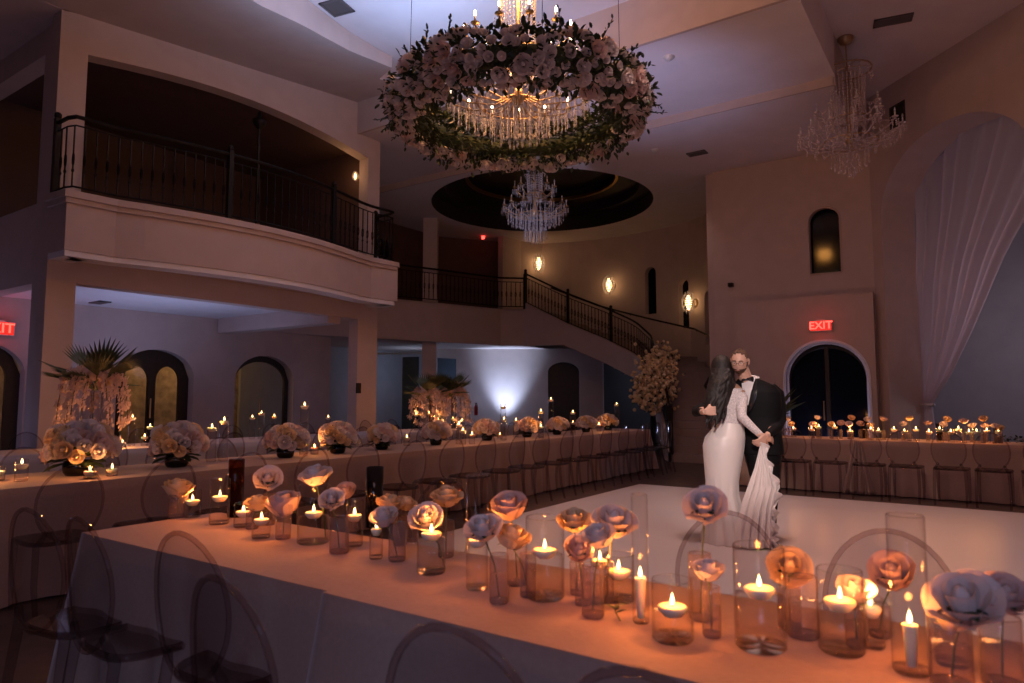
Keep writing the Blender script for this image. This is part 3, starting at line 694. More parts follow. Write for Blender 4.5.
# --- distant candles ---
def far_candle():
    r=thing('candle_vase','x','candle holder'); vase_parts(r,.042,.17,.10,n=14); return r
def far_light():
    c=thing('floating_candle','x','candle'); cand_parts(c,.03,False); return c
fv=Stamp(far_candle()); fc=Stamp(far_light())
def glow(p,en):
    L=bpy.data.lights.new('candle_glow','POINT'); L.energy=en; L.color=(1,.36,.10); L.shadow_soft_size=.02
    o=bpy.data.objects.new('candle_glow',L); C.objects.link(o); o.location=p
def fars(lst,pl,tn,en,every=1,jit=.3):
    lst=sorted(lst)
    for i,(px,py) in enumerate(lst):
        j=R.uniform(-jit,jit)
        p=at(px,430,x=pl[1]+j) if pl[0]=='x' else at(px,430,y=pl[1]+j); d=depth(p)
        z=max(.80,at(px,py,d=d).z-.02); h=z-.757
        a=fv((p.x,p.y,.758),'clear glass candle cylinder on the %s, %s from its left end'%(tn,ORD[i]),group='candle cylinders on the '+tn); a.scale=(1,1,(h+.045)/.17)
        w=[c for c in a.children if c.name.startswith('water')][0]; 
        fc((p.x,p.y,.758+max(.03,h-.0)),'lit candle on the %s, %s from its left end'%(tn,ORD[i]),sc=1.4,group='lit candles on the '+tn)
        # the water stops just under the candle
        w.scale=(1,1,min(1.6,(h-.01)/((h+.045)/.17)/.10))
        if i%every==0: glow((p.x,p.y,.758+h+.07),en*every)
t3=[(72,433),(97,434),(113,441),(123,445),(145,436),(150,426),(182,426),(132,417),(252,417),(261,413),(274,416),(328,417),(416,414),(423,416),(429,413),(438,419),(443,421),(453,418),(458,425),(462,420)]
t2=[(1,470),(24,463),(92,472),(114,475),(212,427),(224,420),(304,405),(304,442),(315,447),(407,437),(472,434),(463,430),(459,424),(500,437),(503,406),(504,419),(516,420),(541,411),(551,399),(541,426),(573,412),(573,422),(599,424),(617,404)]
fars(t3,('x',-8.8),'rear table',1.5,3,.25)
fars(t2,('x',-5.75),'long table',1.3,2,.3)
rt=[(760+x/3.879,390+y/3.879) for x,y in((130,148),(200,148),(228,140),(460,155),(520,150),(605,150),(655,160),(740,160),(770,148),(840,158),(880,155),(925,158),(430,150),(290,140),(697,150),(810,160),(560,158),(350,158))]
fars(rt,('y',11.1),'exit-side table',1.5,2,.15)
rr_=[(760+x/3.879,390+y/3.879) for x,y in((105,105),(120,128),(205,128),(225,100),(313,122),(355,102),(390,125),(415,107),(428,130),(480,105),(555,125),(578,103),(650,120),(713,128),(727,108),(790,113),(820,130),(865,107),(873,133),(908,130),(930,140),(345,128),(275,128))]
b0=thing('bud_vase','x','vase'); vase_parts(b0,.028,.13,0,frost,n=12); bs=Stamp(b0)
for i,(px,py) in enumerate(sorted(rr_)):
    p=at(px,430,y=11.25+R.uniform(-.2,.2)); d=depth(p); c=at(px,py,d=d)
    bs((p.x,p.y,.758),'small bud vase on the exit-side table, %s from the couple'%ORD[i],group='bud vases on the exit side table')
    rose_thing((p.x,p.y,.765),(c.x,c.y,max(c.z,.93)),.10,RL[(0,2,1)[i%3]],'single pale rose on the exit-side table, %s from the couple'%ORD[i],R,group='roses on the exit side table')
for px,l in((864,'black cylinder vase on the exit-side table before the arch'),(939,'black cylinder vase on the exit-side table below the drape tie'),(997,'black cylinder vase on the exit-side table near the right edge')):
    p=at(px,430,y=11.45); b=MB(); b.lathe([(.001,0),(.04,0),(.04,.24),(.034,.24),(.034,.01),(.001,.01)],16); tag(b.build('black_vase',blackvase,smooth=True,loc=(p.x,p.y,.758)),l,'vase')
# leafy ground sprays on exit-side table
# gathered fall of cloth on the front of that table
p=at(860,470,y=10.84); r=thing('gathered_cloth','pleated fall of champagne cloth hanging at the middle of the exit-side table front','tablecloth',(p.x,10.84,0))
def gc(u,v):
    w=.05+.17*v; x=(u-.5)*2*w; return (x,-.06-.05*v-.035*math.sin(u*26)*(.3+v)+.03*(u-.5)**2,.758-.74*v)
b=MB(); b.grid(gc,60,14); o=b.build('pleats',cloth,r,True); m=o.modifiers.new('thick','SOLIDIFY'); m.thickness=.004
for px in(1012,1022):
    p=at(px,434,y=11.2); r=thing('greenery_sprig','dark leafy sprig lying on the exit-side table, %s'%('beside the last roses' if px==1012 else 'at the right edge of the photo'),'greenery',(p.x,p.y,.76)); b=MB()
    for k in range(26): leaf_mb(b,(R.uniform(-.1,.1),R.uniform(-.06,.06),R.uniform(.01,.08)),(R.uniform(-1,1),R.uniform(-1,1),R.uniform(0,.8)),.06)
    b.build('leaf',leafm,r)
# --- hydrangea / rose bouquets ---
def make_bouquet():
    r=thing('rose_bouquet','x','bouquet')
    b=MB(); b.lathe([(.001,0),(.06,0),(.075,.02),(.08,.06),(.07,.085),(.066,.085),(.072,.06),(.068,.025),(.001,.01)],18); b.build('bowl',blackvase,r,True)
    b=MB()
    for k in range(60):
        a=R.uniform(0,2*PI); e=R.uniform(-.25,.9); leaf_mb(b,(math.cos(a)*.07,math.sin(a)*.07,.09+.05*e),(math.cos(a),math.sin(a),e),R.uniform(.07,.13))
    b.build('foliage',leafm,r)
    pts=[]
    for i in range(38):
        z=1-1.35*(i+.5)/38; a=i*2.39996; q=math.sqrt(max(0,1-z*z)); w=R.uniform(.86,1.16); pts.append(Vector((q*math.cos(a)*.185*w,q*math.sin(a)*.185*w,.155+z*.125*w)))
    for i,p in enumerate(pts):
        d=(p-Vector((0,0,.14))).normalized(); o=link('blossom',RL[(0,1,0,2)[i%4]],r,p-d*.03,(0,0,0),.044*R.uniform(.75,1.25)); o.rotation_euler=d.to_track_quat('Z','Y').to_euler()
    return r
bq=Stamp(make_bouquet())
for i,(px,s) in enumerate(zip((80,178,286,338,382,436,487,527,557,586,608),(1.35,1.25,1.1,1.1,.98,.98,.98,.98,.95,.95,1.0))):
    p=at(px,430,x=-5.8); bq((p.x,p.y,.758),'round bouquet of white roses on the long table, %s from the left edge'%ORD[i],R.uniform(0,6),s,group='white rose bouquets on the long table')
# --- palm and orchid centrepieces ---
def make_palm(seed):
    rr=random.Random(seed)
    r=thing('palm_centrepiece','x','flower arrangement')
    for x,y,h in((-.16,0,.55),(.0,.12,.62),(.15,-.04,.58)):
        b=MB(); b.lathe([(.001,0),(.045,0),(.045,h),(.041,h),(.041,.01),(.001,.01)],16); b.build('glass_vase',vg,r,True,loc=(x,y,0))
    for k in range(13):
        a=2*PI*k/13+rr.uniform(-.2,.2); el=rr.uniform(.12,1.0); L_=rr.uniform(.5,.68); b=MB()
        d=Vector((math.cos(a)*math.cos(el),math.sin(a)*math.cos(el),math.sin(el))); s=d.cross(Vector((0,0,1))).normalized(); b.tube([(0,0,.55),Vector((0,0,.58))+d*L_*.45],.006,5)
        for j in range(11):
            t=(j-5)/5*.55; e=(d*math.cos(t)+s*math.sin(t)).normalized(); n_=e.cross(s.cross(e)); q=Vector((0,0,.58))+d*L_*.3
            w=s*.02; tip=q+e*L_*(.75-.2*abs(t))-Vector((0,0,.04)); m_=q.lerp(tip,.55)
            b.add([q,m_+w,tip,m_-w,m_+Vector((0,0,.012))],[(0,1,4),(1,2,4),(2,3,4),(3,0,4)])
        b.build('palm_frond',palm,r)
    for k in range(11):
        a=2*PI*k/11+rr.uniform(-.2,.2); rad=rr.uniform(.2,.42); drop=rr.uniform(.3,.6); P_=[]
        for t in range(9):
            u=t/8; P_.append(Vector((math.cos(a)*rad*math.sin(u*PI/2),math.sin(a)*rad*math.sin(u*PI/2),.62+.16*math.sin(u*PI)-drop*u*u)))
        b=MB(); b.tube(P_,.004,5)
        for t in range(1,9):
            for _ in range(4):
                c=P_[t]+Vector((rr.uniform(-.03,.03),rr.uniform(-.03,.03),rr.uniform(-.03,.03))); 
                for m in range(5):
                    e=2*PI*m/5+t; dd=Vector((math.cos(e),rr.uniform(-.3,.3),math.sin(e))); dd.normalize(); b.add([c,c+dd*.038+Vector((0,.012,.014)),c+dd*.056,c+dd*.038-Vector((0,.012,.014))],[(0,1,2,3)],1)
        b.build('orchid_spray',[stemm,petalp],r)
    for k in range(14):
        a=rr.uniform(0,6.28); e=rr.uniform(-.1,1); d=Vector((math.cos(a),math.sin(a),e)).normalized(); o=link('blossom',RL[k%3],r,Vector((0,0,.6))+d*.13,(0,0,0),.05); o.rotation_euler=d.to_track_quat('Z','Y').to_euler()
    return r
for px,s,seed,l in((93,1.12,1,'palm and orchid centrepiece before the left pillar'),(427,1.05,2,'palm and orchid centrepiece left of the uplit wall, nearer the pillar'),(449,1.12,3,'palm and orchid centrepiece beside the uplit wall, nearer its glow')):
    p=at(px,430,x=-8.8); o=make_palm(seed); o.location=(p.x,p.y,.758); o.scale=(s,s,s*(1.12 if px<200 else 1)); o['label']=l; o['group']='tall palm and orchid centrepieces'
# potted plant behind the groom, left of the exit arch
p=at(772,445,y=14.1); r=thing('potted_plant','spiky dark plant behind the groom shoulder beside the exit arch','plant',(p.x,14.1,0))
b=MB(); b.lathe([(.001,0),(.14,0),(.2,.35),(.21,1.0),(.17,1.0),(.16,.9),(.001,.9)],18); b.build('pot',stairm,r,True)
b=MB()
for k in range(46):
    a=R.uniform(0,6.28); e=R.uniform(.5,1.5); L_=R.uniform(.5,1.0); d=Vector((math.cos(a)*math.cos(e),math.sin(a)*math.cos(e),math.sin(e))); s=d.cross(Vector((0,0,1))).normalized()*.018; q=Vector((0,0,.92)); t=q+d*L_-Vector((0,0,.12)); m_=q+d*L_*.55
    b.add([q-s,q+s,m_+s*1.2,t,m_-s*1.2],[(0,1,2,3,4)])
b.build('foliage',palm,r)
# garland on the stair rail end
z0=2.0; q0=interp(inn,1.75)
r=thing('stair_garland','hanging cluster of cream baby blossoms at the foot of the stair railing','flower arrangement',(q0[0],q0[1],0))
b=MB(); bl=MB()
ga=[at(662,357,d=16.8),at(656,374,d=16.2),at(654,388,d=15.8),at(648,398,d=15.6)]
for k in range(1100):
    t=R.random()*2.999; i=int(t); c=ga[i].lerp(ga[i+1],t-i)-Vector((q0[0],q0[1],0)); sp_=.25+.14*math.sin(t/3*PI)
    c+=Vector((R.gauss(0,1),R.gauss(0,1),R.gauss(0,1)))*sp_*.6
    s=R.uniform(.03,.055); bl.ell(c,s,5)
    if k%3==0: leaf_mb(b,c,(R.uniform(-1,1),R.uniform(-1,1),R.uniform(-1,.3)),.12)
o=bl.build('blossoms',petaly,r,True); o['kind']='stuff'; b.build('foliage',leafm,r)
# drape in the great arch
def on45(px,py,s): return at(px,py,s=s)
r=thing('sheer_drape','white sheer drape gathered to a tie at the left of the great arch','curtain',on45(925,520,14.72).xy.to_3d())
o0=Vector(r.location)
left=[(912,205),(914,250),(914,300),(916,340),(919,375),(924,404)]
right=[(1110,40),(1062,150),(1006,250),(972,330),(950,375),(931,405)]
topc=[(912,192),(925,170),(945,145),(970,123),(1000,104),(1030,91),(1070,80),(1110,78)]
def lerp2(P_,t):
    t=min(max(t,0),.99999)*(len(P_)-1); i=int(t); k=t-i; return Vector((P_[i][0]+(P_[i+1][0]-P_[i][0])*k,P_[i][1]+(P_[i+1][1]-P_[i][1])*k))
right[0]=topc[-1]
nd=Vector((1,1,0)).normalized()
def dr(u,v):
    a=lerp2(left,v);c=lerp2(right,v); m=a.lerp(c,u)
    tp=lerp2(topc,u); base=Vector((left[0][0],left[0][1])).lerp(Vector(right[0]),u); w=max(0,1-v*1.6); m=m+(tp-base)*w**1.5
    p=on45(m.x,m.y,14.72)
    return p+nd*(.07*math.sin(u*58+1.2*math.sin(v*3))+.05*math.sin(u*23+2))*(1-.55*v)-o0
b=MB(); b.grid(dr,150,26); b.build('drape_swag',drapem,r,True)
def dt(u,v):
    px=925+(u-.5)*(11+16*v); p=on45(px,404+v*46,14.72); return p+nd*.05*math.sin(u*22)-o0
b=MB(); b.grid(dt,30,8); b.build('drape_tail',drapem,r,True)
b=MB(); c=on45(926,405,14.72)-o0; b.tube([c+Vector((.12*math.cos(a*PI/6),-.12*math.cos(a*PI/6),0))+nd*.1*math.sin(a*PI/6) for a in range(13)],.03,6,cap=False); b.build('tie_band',clothpale,r,True)
# fire extinguisher, thermostat, switch, stand lamp
p=at(476,421,d=20.6); r=thing('fire_extinguisher','small red fire extinguisher on the wall left of the uplight','fire extinguisher',(p.x,p.y,.85)); r.scale=(.62,.62,.62); b=MB(); b.lathe([(.001,0),(.09,0),(.09,.4),(.05,.5),(.02,.52),(.02,.56),(.001,.57)],14); b.build('body',redm,r,True); b=MB(); b.box(-.06,.06,-.015,.015,.56,.6); b.tube([(0,0,.58),(.09,0,.5),(.1,0,.25)],.012,6); b.build('valve',wick,r)
p=at(357,377,x=-10.0); b=MB(); b.box(-.02,.02,-.05,.05,-.1,.1); b.box(-.03,.03,-.02,.02,-.04,.04); tag(b.build('wall_switch',wick,loc=(-9.99+.0,9.27,1.55)),'small dark control panel on the pale face of the right pillar','switch')
# balcony things
p=at(256,232,d=11.6); r=thing('torch_stand','tall dark iron torch stand on the balcony behind the railing','lamp',(p.x,p.y,4.04)); b=MB(); b.lathe([(.001,0),(.14,0),(.12,.03),(.02,.06)],14); b.build('base',iron,r,True); b=MB(); b.tube([(0,0,.05),(0,0,2.0)],.028,8); b.build('pole',iron,r); b=MB(); b.lathe([(.03,2.0),(.10,2.08),(.12,2.16),(.05,2.2),(.03,2.3),(.001,2.34)],12); b.build('head',iron,r,True)
# ================= CHANDELIERS =================
def bead(mb,p,w,h,mi=0):
    x,y,z=p; mb.add([(x,y,z+h),(x+w,y,z+h*.25),(x,y+w,z+h*.25),(x-w,y,z+h*.25),(x,y-w,z+h*.25),(x,y,z-h)],[(0,1,2),(0,2,3),(0,3,4),(0,4,1),(5,2,1),(5,3,2),(5,4,3),(5,1,4)],mi)
def chandelier(label,c,ztop,tiers,rods,cm,lit,rnd,beadw=.011,crown=(.2,.3,1.0),arm=None):
    arm=arm or brass
    """tiers: (radius,z,arms); rods: (radius,z,count,length at rim,length at centre)"""
    r=thing('crystal_chandelier',label,'chandelier',c); zt=ztop-c[2]
    b=MB(); b.lathe([(.02,zt-.12),(.09,zt-.1),(.13,zt-.03),(.13,zt)],16); b.build('canopy',brass,r,True)
    b=MB(); b.tube([(0,0,crown[2]),(0,0,zt-.1)],.012,6); b.build('chain',brass,r)
    b=MB(); b.lathe([(.001,-.12),(.05,-.1),(.09,-.02),(.05,.05),(.03,.15),(.05,.3),(.025,.4),(.025,crown[2]),(.001,crown[2])],14); b.build('stem',brass,r,True)
    bd=MB()
    for R0,z0,n in tiers:
        proto=None
        for k in range(n):
            a=2*PI*(k+.5*(z0>0))/n
            if proto is None:
                m=MB(); m.tube([(.04,0,-.02),(R0*.3,0,-.13),(R0*.65,0,-.10),(R0*.92,0,.0),(R0,0,.06)],.010,6); m.lathe([(.001,.06),(.045,.075),(.05,.085),(.001,.08)],10,(R0,0,0)); m.tube([(R0,0,.08),(R0,0,.16)],.011,8,1)
                o=m.build('arm',[arm,plasticw],r,True,loc=(0,0,z0),rot=(0,0,a)); proto=o
                m=MB(); m.lathe([(.001,.16),(.013,.175),(.015,.19),(.008,.215),(.001,.235)],8,(R0,0,0)); bu=m.build('bulb',bulbm if lit else crystal,o,True)
            else:
                o=proto.copy(); C.objects.link(o); o.rotation_euler=(0,0,a); o.parent=r; x=bu.copy(); C.objects.link(x); x.parent=o
            for j in range(5):
                e=2*PI*j/5; 
                for q in range(3): bead(bd,(math.cos(a)*R0+.045*math.cos(e),math.sin(a)*R0+.045*math.sin(e),z0+.06-.035*(q+1)),beadw*.8,.017)
            # swag to the next arm
            a2=a+2*PI/n
            for t in range(1,9):
                u=t/9; bead(bd,(R0*(math.cos(a)*(1-u)+math.cos(a2)*u),R0*(math.sin(a)*(1-u)+math.sin(a2)*u),z0+.05-.5*u*(1-u)*.5),beadw*.7,.014)
            for t in range(10):
                u=t/10; rr=R0*(1-u)+.05*u; bead(bd,(math.cos(a)*rr,math.sin(a)*rr,z0+.1+.45*u**2-.08*math.sin(PI*u)),beadw*.7,.014)
    for R0,z0,n,l0,l1 in rods:
        for k in range(n):
            q=math.sqrt((k+.5)/n); a=k*2.39996; ln=l0+(l1-l0)*(1-q)
            x,y=R0*q*math.cos(a),R0*q*math.sin(a)
            m=max(2,int(ln/.05)); z=z0+rnd.uniform(-.02,.02)
            bd.tube([(x,y,z),(x,y,z-ln)],.0035,4,cap=False)
            for j in range(m): bead(bd,(x,y,z-ln*j/m),beadw*.55,.022)
            bead(bd,(x,y,z-ln-.02),beadw*1.1,.032)
    for k in range(26):
        a=2*PI*k/26
        for j in range(int((crown[2]-.25)/.05)):
            u=j/((crown[2]-.25)/.05); rr=crown[0]*(1-u)+crown[1]*u*.6+.04; bead(bd,(math.cos(a)*rr,math.sin(a)*rr,.25+u*(crown[2]-.25)-.03),beadw*.9,.024)
    for k in range(14):
        a=2*PI*k/14; q=crown[1]
        for j in range(4): bead(bd,(math.cos(a)*q,math.sin(a)*q,crown[2]-.02-.05*j),beadw,.022)
    m=MB(); m.lathe([(crown[1]-.01,crown[2]),(crown[1]+.01,crown[2]),(crown[1]+.01,crown[2]+.02),(crown[1]-.01,crown[2]+.02)],24)
    for k in range(6): m.tube([(0,0,crown[2]+.08),(math.cos(k*PI/3)*crown[1],math.sin(k*PI/3)*crown[1],crown[2]+.01)],.006,4)
    m.build('crown_frame',brass,r)
    for R0,z0,n in tiers:
        m=MB(); m.lathe([(R0*.55-.008,z0-.1),(R0*.55+.008,z0-.1),(R0*.55+.008,z0-.08),(R0*.55-.008,z0-.08)],32); m.build('ring_frame',brass,r)
    o=bd.build('crystal_drops',cm,r); o['kind']='stuff'
    return r
MC=Vector((-4.19,6.22,4.78))
cr1=Random1=random.Random(3)
chandelier('large lit crystal chandelier hanging inside the floral ring',MC,ZT,[(.86,.02,16),(.62,.55,12)],[(.82,.0,190,.16,.42),(.35,-.25,40,.2,.3)],crystal,True,cr1,.013,(.14,.30,2.0))
chandelier('smaller crystal chandelier with cool light hanging below the floral ring',(-7.54,11.81,5.25),6.72,[(.66,0,14),(.42,.42,9)],[(.6,-.02,120,.18,.42),(.25,-.4,30,.15,.3)],crystal,False,cr1,.013,(.10,.22,.95))
chandelier('unlit crystal chandelier hanging by the diagonal wall on the right',(-1.64,12.4,5.72),ZT,[(.78,0,14),(.5,.4,8)],[(.3,-.35,40,.1,.35),(.74,-.05,90,.06,.22),(.5,.38,50,.08,.2)],MATS['unlit_crystal'],False,cr1,.018,(.20,.38,1.15),arm=MATS['unlit_crystal'])
# floral ring
RC=Vector((-4.19,6.22,4.62)); RM=1.22; Rr=.235
fr=thing('floral_ring','wide hanging ring of white roses and dark greenery around the chandelier','flower arrangement',RC)
g=random.Random(11)
def tor(a,ph,rad): return Vector(((RM+rad*math.cos(ph))*math.cos(a),(RM+rad*math.cos(ph))*math.sin(a),rad*math.sin(ph)*1.05))
b=MB(); b.tube([tor(2*PI*k/48,0,0) for k in range(49)],.11,10,cap=False); b.build('moss_frame',leafm,fr,True)
b=MB()
for k in range(6500):
    a=g.uniform(0,2*PI); ph=g.uniform(0,2*PI); rad=Rr*g.uniform(.55,1.12)*(1+.12*math.sin(a*7)+(.35 if g.random()<.06 else 0)); p=tor(a,ph,rad); n=(tor(a,ph,1)-tor(a,ph,.5)).normalized()
    leaf_mb(b,p,n+Vector((g.uniform(-1,1),g.uniform(-1,1),g.uniform(-1,1)))*.9,g.uniform(.045,.10))
o=b.build('foliage',leafm,fr); o['kind']='stuff'
# trailing twigs
for k in range(26):
    b=MB(); a=g.uniform(0,2*PI); ph=g.uniform(-1.2,1.4); p=tor(a,ph,Rr); n=(tor(a,ph,1)-tor(a,ph,.5)).normalized()+Vector((g.uniform(-.4,.4),g.uniform(-.4,.4),g.uniform(-.2,.5))); n.normalize(); L_=g.uniform(.12,.24)
    b.tube([p,p+n*L_],.004,4)
    for j in range(9): leaf_mb(b,p+n*L_*(.2+.8*j/8),n+Vector((g.uniform(-1,1),g.uniform(-1,1),g.uniform(-1,1)))*.8,.045)
    b.build('twig',leafm,fr)
pl=[]
for k in range(700):
    a=g.uniform(0,2*PI); ph=math.radians(g.choice((g.uniform(-120,60),g.uniform(-95,10)))); s=g.choice((g.uniform(.034,.05),g.uniform(.05,.088)))
    p=tor(a,ph,Rr*g.uniform(.98,1.1))
    if all((p-q[0]).length>(s+q[1])*.78 for q in pl): pl.append((p,s,a,ph))
pl.sort(key=lambda q:-q[1])
st_=MB(); tmp=[rose_mb(21,.6,(3,5),(4,4)),rose_mb(22,.9,(3,5),(4,4))]
for i,(p,s,a,ph) in enumerate(pl):
    n=(tor(a,ph,1)-tor(a,ph,.5)).normalized(); n=(n+Vector((g.uniform(-.3,.3),g.uniform(-.3,.3),g.uniform(-.3,.3)))).normalized(); qt=n.to_track_quat('Z','Y')
    if i<100: o=link('rose',RL[(0,1,0)[i%3]],fr,p-n*s*.3,(0,0,0),s*1.05); o.rotation_euler=qt.to_euler()
    else:
        t=tmp[i%2]; st_.add([qt@(Vector(v)*s*1.05)+p-n*s*.3 for v in t.v],t.f)
o=st_.build('rose_cluster',petal,fr,True); o['kind']='stuff'
b=MB()
for k in range(4):
    a=PI/4+k*PI/2; p=tor(a,PI/2,.1); b.tube([p,Vector((p.x*.98,p.y*.98,ZT-RC.z))],.004,4)
b.build('hanging_wire',iron,fr)
print('ring roses',len(pl))
# ================= SCONCES, SIGNS =================
def plight(name,p,en,col,size=.1,spot=None,target=None,blend=.6):
    L=bpy.data.lights.new(name,'SPOT' if spot else 'POINT'); L.energy=en; L.color=col; L.shadow_soft_size=size
    o=bpy.data.objects.new(name,L); C.objects.link(o); o.location=p
    if spot:
        L.spot_size=math.radians(spot); L.spot_blend=blend; o.rotation_euler=(Vector(target)-Vector(p)).to_track_quat('-Z','Y').to_euler()
    return o
def sconce(p,n,label,s=1.0,en=14):
    r=thing('wall_sconce',label,'wall lamp',p,math.atan2(n[1],n[0])-PI/2); r.scale=(s,s,s)
    b=MB(); b.lathe([(.001,.0),(.09,.0),(.07,.03),(.001,.04)],12,(0,0,0),0,Matrix.Rotation(-PI/2,4,'X')); b.build('backplate',brass,r,True)
    b=MB(); b.tube([(0,.02,0),(0,.1,-.06),(0,.16,0)],.012,6); b.build('arm',brass,r,True)
    b=MB()
    for k in range(60):
        a=k*2.4; z=1-2*(k+.5)/60; q=math.sqrt(1-z*z); bead(b,(.12*q*math.cos(a),.16+.12*q*math.sin(a),z*.19),.016,.04)
    b.build('crystal_shade',crystal,r)
    b=MB()
    for k in range(7):
        z=-.12+.04*k; q=.06*math.cos((k-3)/3.6*1.3)
        b.lathe([(.001,z-.02),(q,z-.005),(q,z+.005),(.001,z+.02)],8,(0,.16,0))
    b.build('bulb',sconcem,r,True)
    plight('sconce_light',Vector(p)+Vector(n)*.42,en,(1,.52,.22),.10)
def wallpt(px,py):
    u,D=onwall(px); x,y=cp(u); q=cp(u,-1); n=Vector((q[0]-x,q[1]-y,0)).normalized(); return Vector((x,y,zat(py,D))),n
for px,py,l in((537,265,'glowing crystal wall sconce above the stair landing, left of the three'),(613,286,'glowing crystal wall sconce on the curved stair wall, middle of the three'),(697,303,'glowing crystal wall sconce between the two narrow arched windows')):
    p,n=wallpt(px,py); sconce(p,n,l,1.55,.55)
p=at(355,176,y=9.6); sconce(Vector((p.x,9.69,p.z)),(0,-1,0),'small bright wall lamp inside the balcony arch by the right pillar',.5,3)
p=at(135,204,x=-9.9); r=thing('floor_lamp','tiny bright lamp at the foot of the balcony railing','lamp',(p.x,p.y,4.06)); b=MB(); b.lathe([(.001,0),(.04,0),(.03,.03),(.001,.04)],10); b.build('base',brass,r,True); b=MB(); b.ell((0,0,.055),.022,8); b.build('bulb',bulbm,r,True)
def exit_sign(p,rz,w,h,label):
    r=thing('exit_sign',label,'exit sign',p,rz)
    b=MB(); b.box(-w/2,w/2,0,.05,-h/2,h/2); b.box(-w*.2,w*.2,.0,.05,h/2,h/2+.02); b.build('housing',plasticw,r)
    fm=MATS.get('sign_face') or emis('sign_face',(1,.04,.03),.9)
    b=MB(); b.box(-w/2+.012,w/2-.012,-.004,0,-h/2+.012,h/2-.012); b.build('face_panel',fm,r)
    cu=bpy.data.curves.new('t','FONT'); cu.body='EXIT'; cu.size=h*.98; cu.align_x='CENTER'; cu.align_y='CENTER'; cu.extrude=.002; cu.offset=.004
    t=bpy.data.objects.new('t',cu); C.objects.link(t); dg=bpy.context.evaluated_depsgraph_get(); dg.update(); me=bpy.data.meshes.new_from_object(t.evaluated_get(dg)); bpy.data.objects.remove(t)
    me.materials.clear(); me.materials.append(exitm); o=link('lettering',me,r,(0,-.008,0),(PI/2,0,0))
    return r
exit_sign((-2.66,EY-.32,2.83),0,.42,.22,'lit red EXIT sign above the arched glass door')
plight('exit_glow',(-2.66,EY-.45,2.83),1.6,(1,.05,.04),.1)
p=at(-2,328,x=-13.9); exit_sign((-13.9,p.y,p.z),PI/2,.5,.24,'red EXIT sign at the left edge above the far arched door')
plight('exit_glow',(-13.7,p.y,p.z),2.2,(1,.05,.04),.1)
p=at(485,239,d=21.9); b=MB(); b.box(-.05,.05,-.02,.02,-.08,.08); tag(b.build('alarm_light',exitm,loc=(p.x+.15,p.y-.3,p.z)),'tiny red light on the dark upper wall beside the second chandelier','light')
p=at(731,285,y=15.25); b=MB(); b.box(-.05,.05,-.12,0,-.04,.04); b.ell((0,-.14,0),.035,8); tag(b.build('security_camera',wick,loc=(p.x,15.29,p.z)),'small dark camera on the wall above the porch ledge','camera')
p=at(505,418,x=-12.4); UL=Vector((-12.42,17.75,.0)); r=thing('uplight_fixture','small floor uplight throwing blue-white light up the wall','lamp',UL); b=MB(); b.lathe([(.001,0),(.1,0),(.1,.16),(.08,.18),(.08,.12),(.001,.12)],14); b.build('housing',iron,r,True); b=MB(); b.lathe([(.001,.13),(.07,.13)],14); b.build('lens',emis('uplight_lens',(.6,.75,1),8),r)
plight('uplight',UL+Vector((.14,-.26,.2)),620,(.50,.66,1),.12,60,UL+Vector((-.14,.25,2.4)),1)
plight('uplight_bounce',(-12.4,17.2,1.6),18,(.45,.60,1),.5)
# ================= PEOPLE =================
def head_fn(d):
    f=max(0,-d.y)
    k=1.0
    k+=.16*math.exp(-(d.x**2/.012+(d.z+.16)**2/.035))*f
    k+=.035*math.exp(-(d.x**2/.25+(d.z-.16)**2/.01))*f
    for s in(-1,1):
        k-=.055*math.exp(-((d.x-s*.33)**2/.02+(d.z-.03)**2/.012))*f
        k+=.02*math.exp(-((d.x-s*.45)**2/.04+(d.z+.22)**2/.03))*f
    k+=.03*math.exp(-(d.x**2/.04+(d.z+.50)**2/.006))*f
    k-=.03*math.exp(-(d.x**2/.05+(d.z+.62)**2/.004))*f
    k+=.07*math.exp(-(d.x**2/.06+(d.z+.86)**2/.03))*f
    k-=.10*max(0,-d.z)*(d.x**2)+.10*max(0,-d.z)*max(0,d.y)
    return k
HR=(.078,.097,.118)
def shell(mb,c,M,keep,sc=1.05,n=44,fn=head_fn,mi=0,thick=.006):
    m=n//2+1; v=[];
    def P_(i,j,s):
        t=PI*i/m; g=2*PI*(j%n)/n; d=Vector((math.sin(t)*math.cos(g),math.sin(t)*math.sin(g),math.cos(t))); k=fn(d)*s
        return M@Vector((d.x*HR[0]*k,d.y*HR[1]*k,d.z*HR[2]*k))+Vector(c),d
    for i in range(m):
        for j in range(n):
            d=P_(i+.5,j+.5,1)[1]
            if keep(d):
                q=[P_(a,b_,sc)[0] for a,b_ in((i,j),(i+1,j),(i+1,j+1),(i,j+1))]; w=[P_(a,b_,.98)[0] for a,b_ in((i,j),(i+1,j),(i+1,j+1),(i,j+1))]
                mb.add(q+w,[(0,1,2,3),(0,4,5,1),(1,5,6,2),(2,6,7,3),(3,7,4,0)],mi)
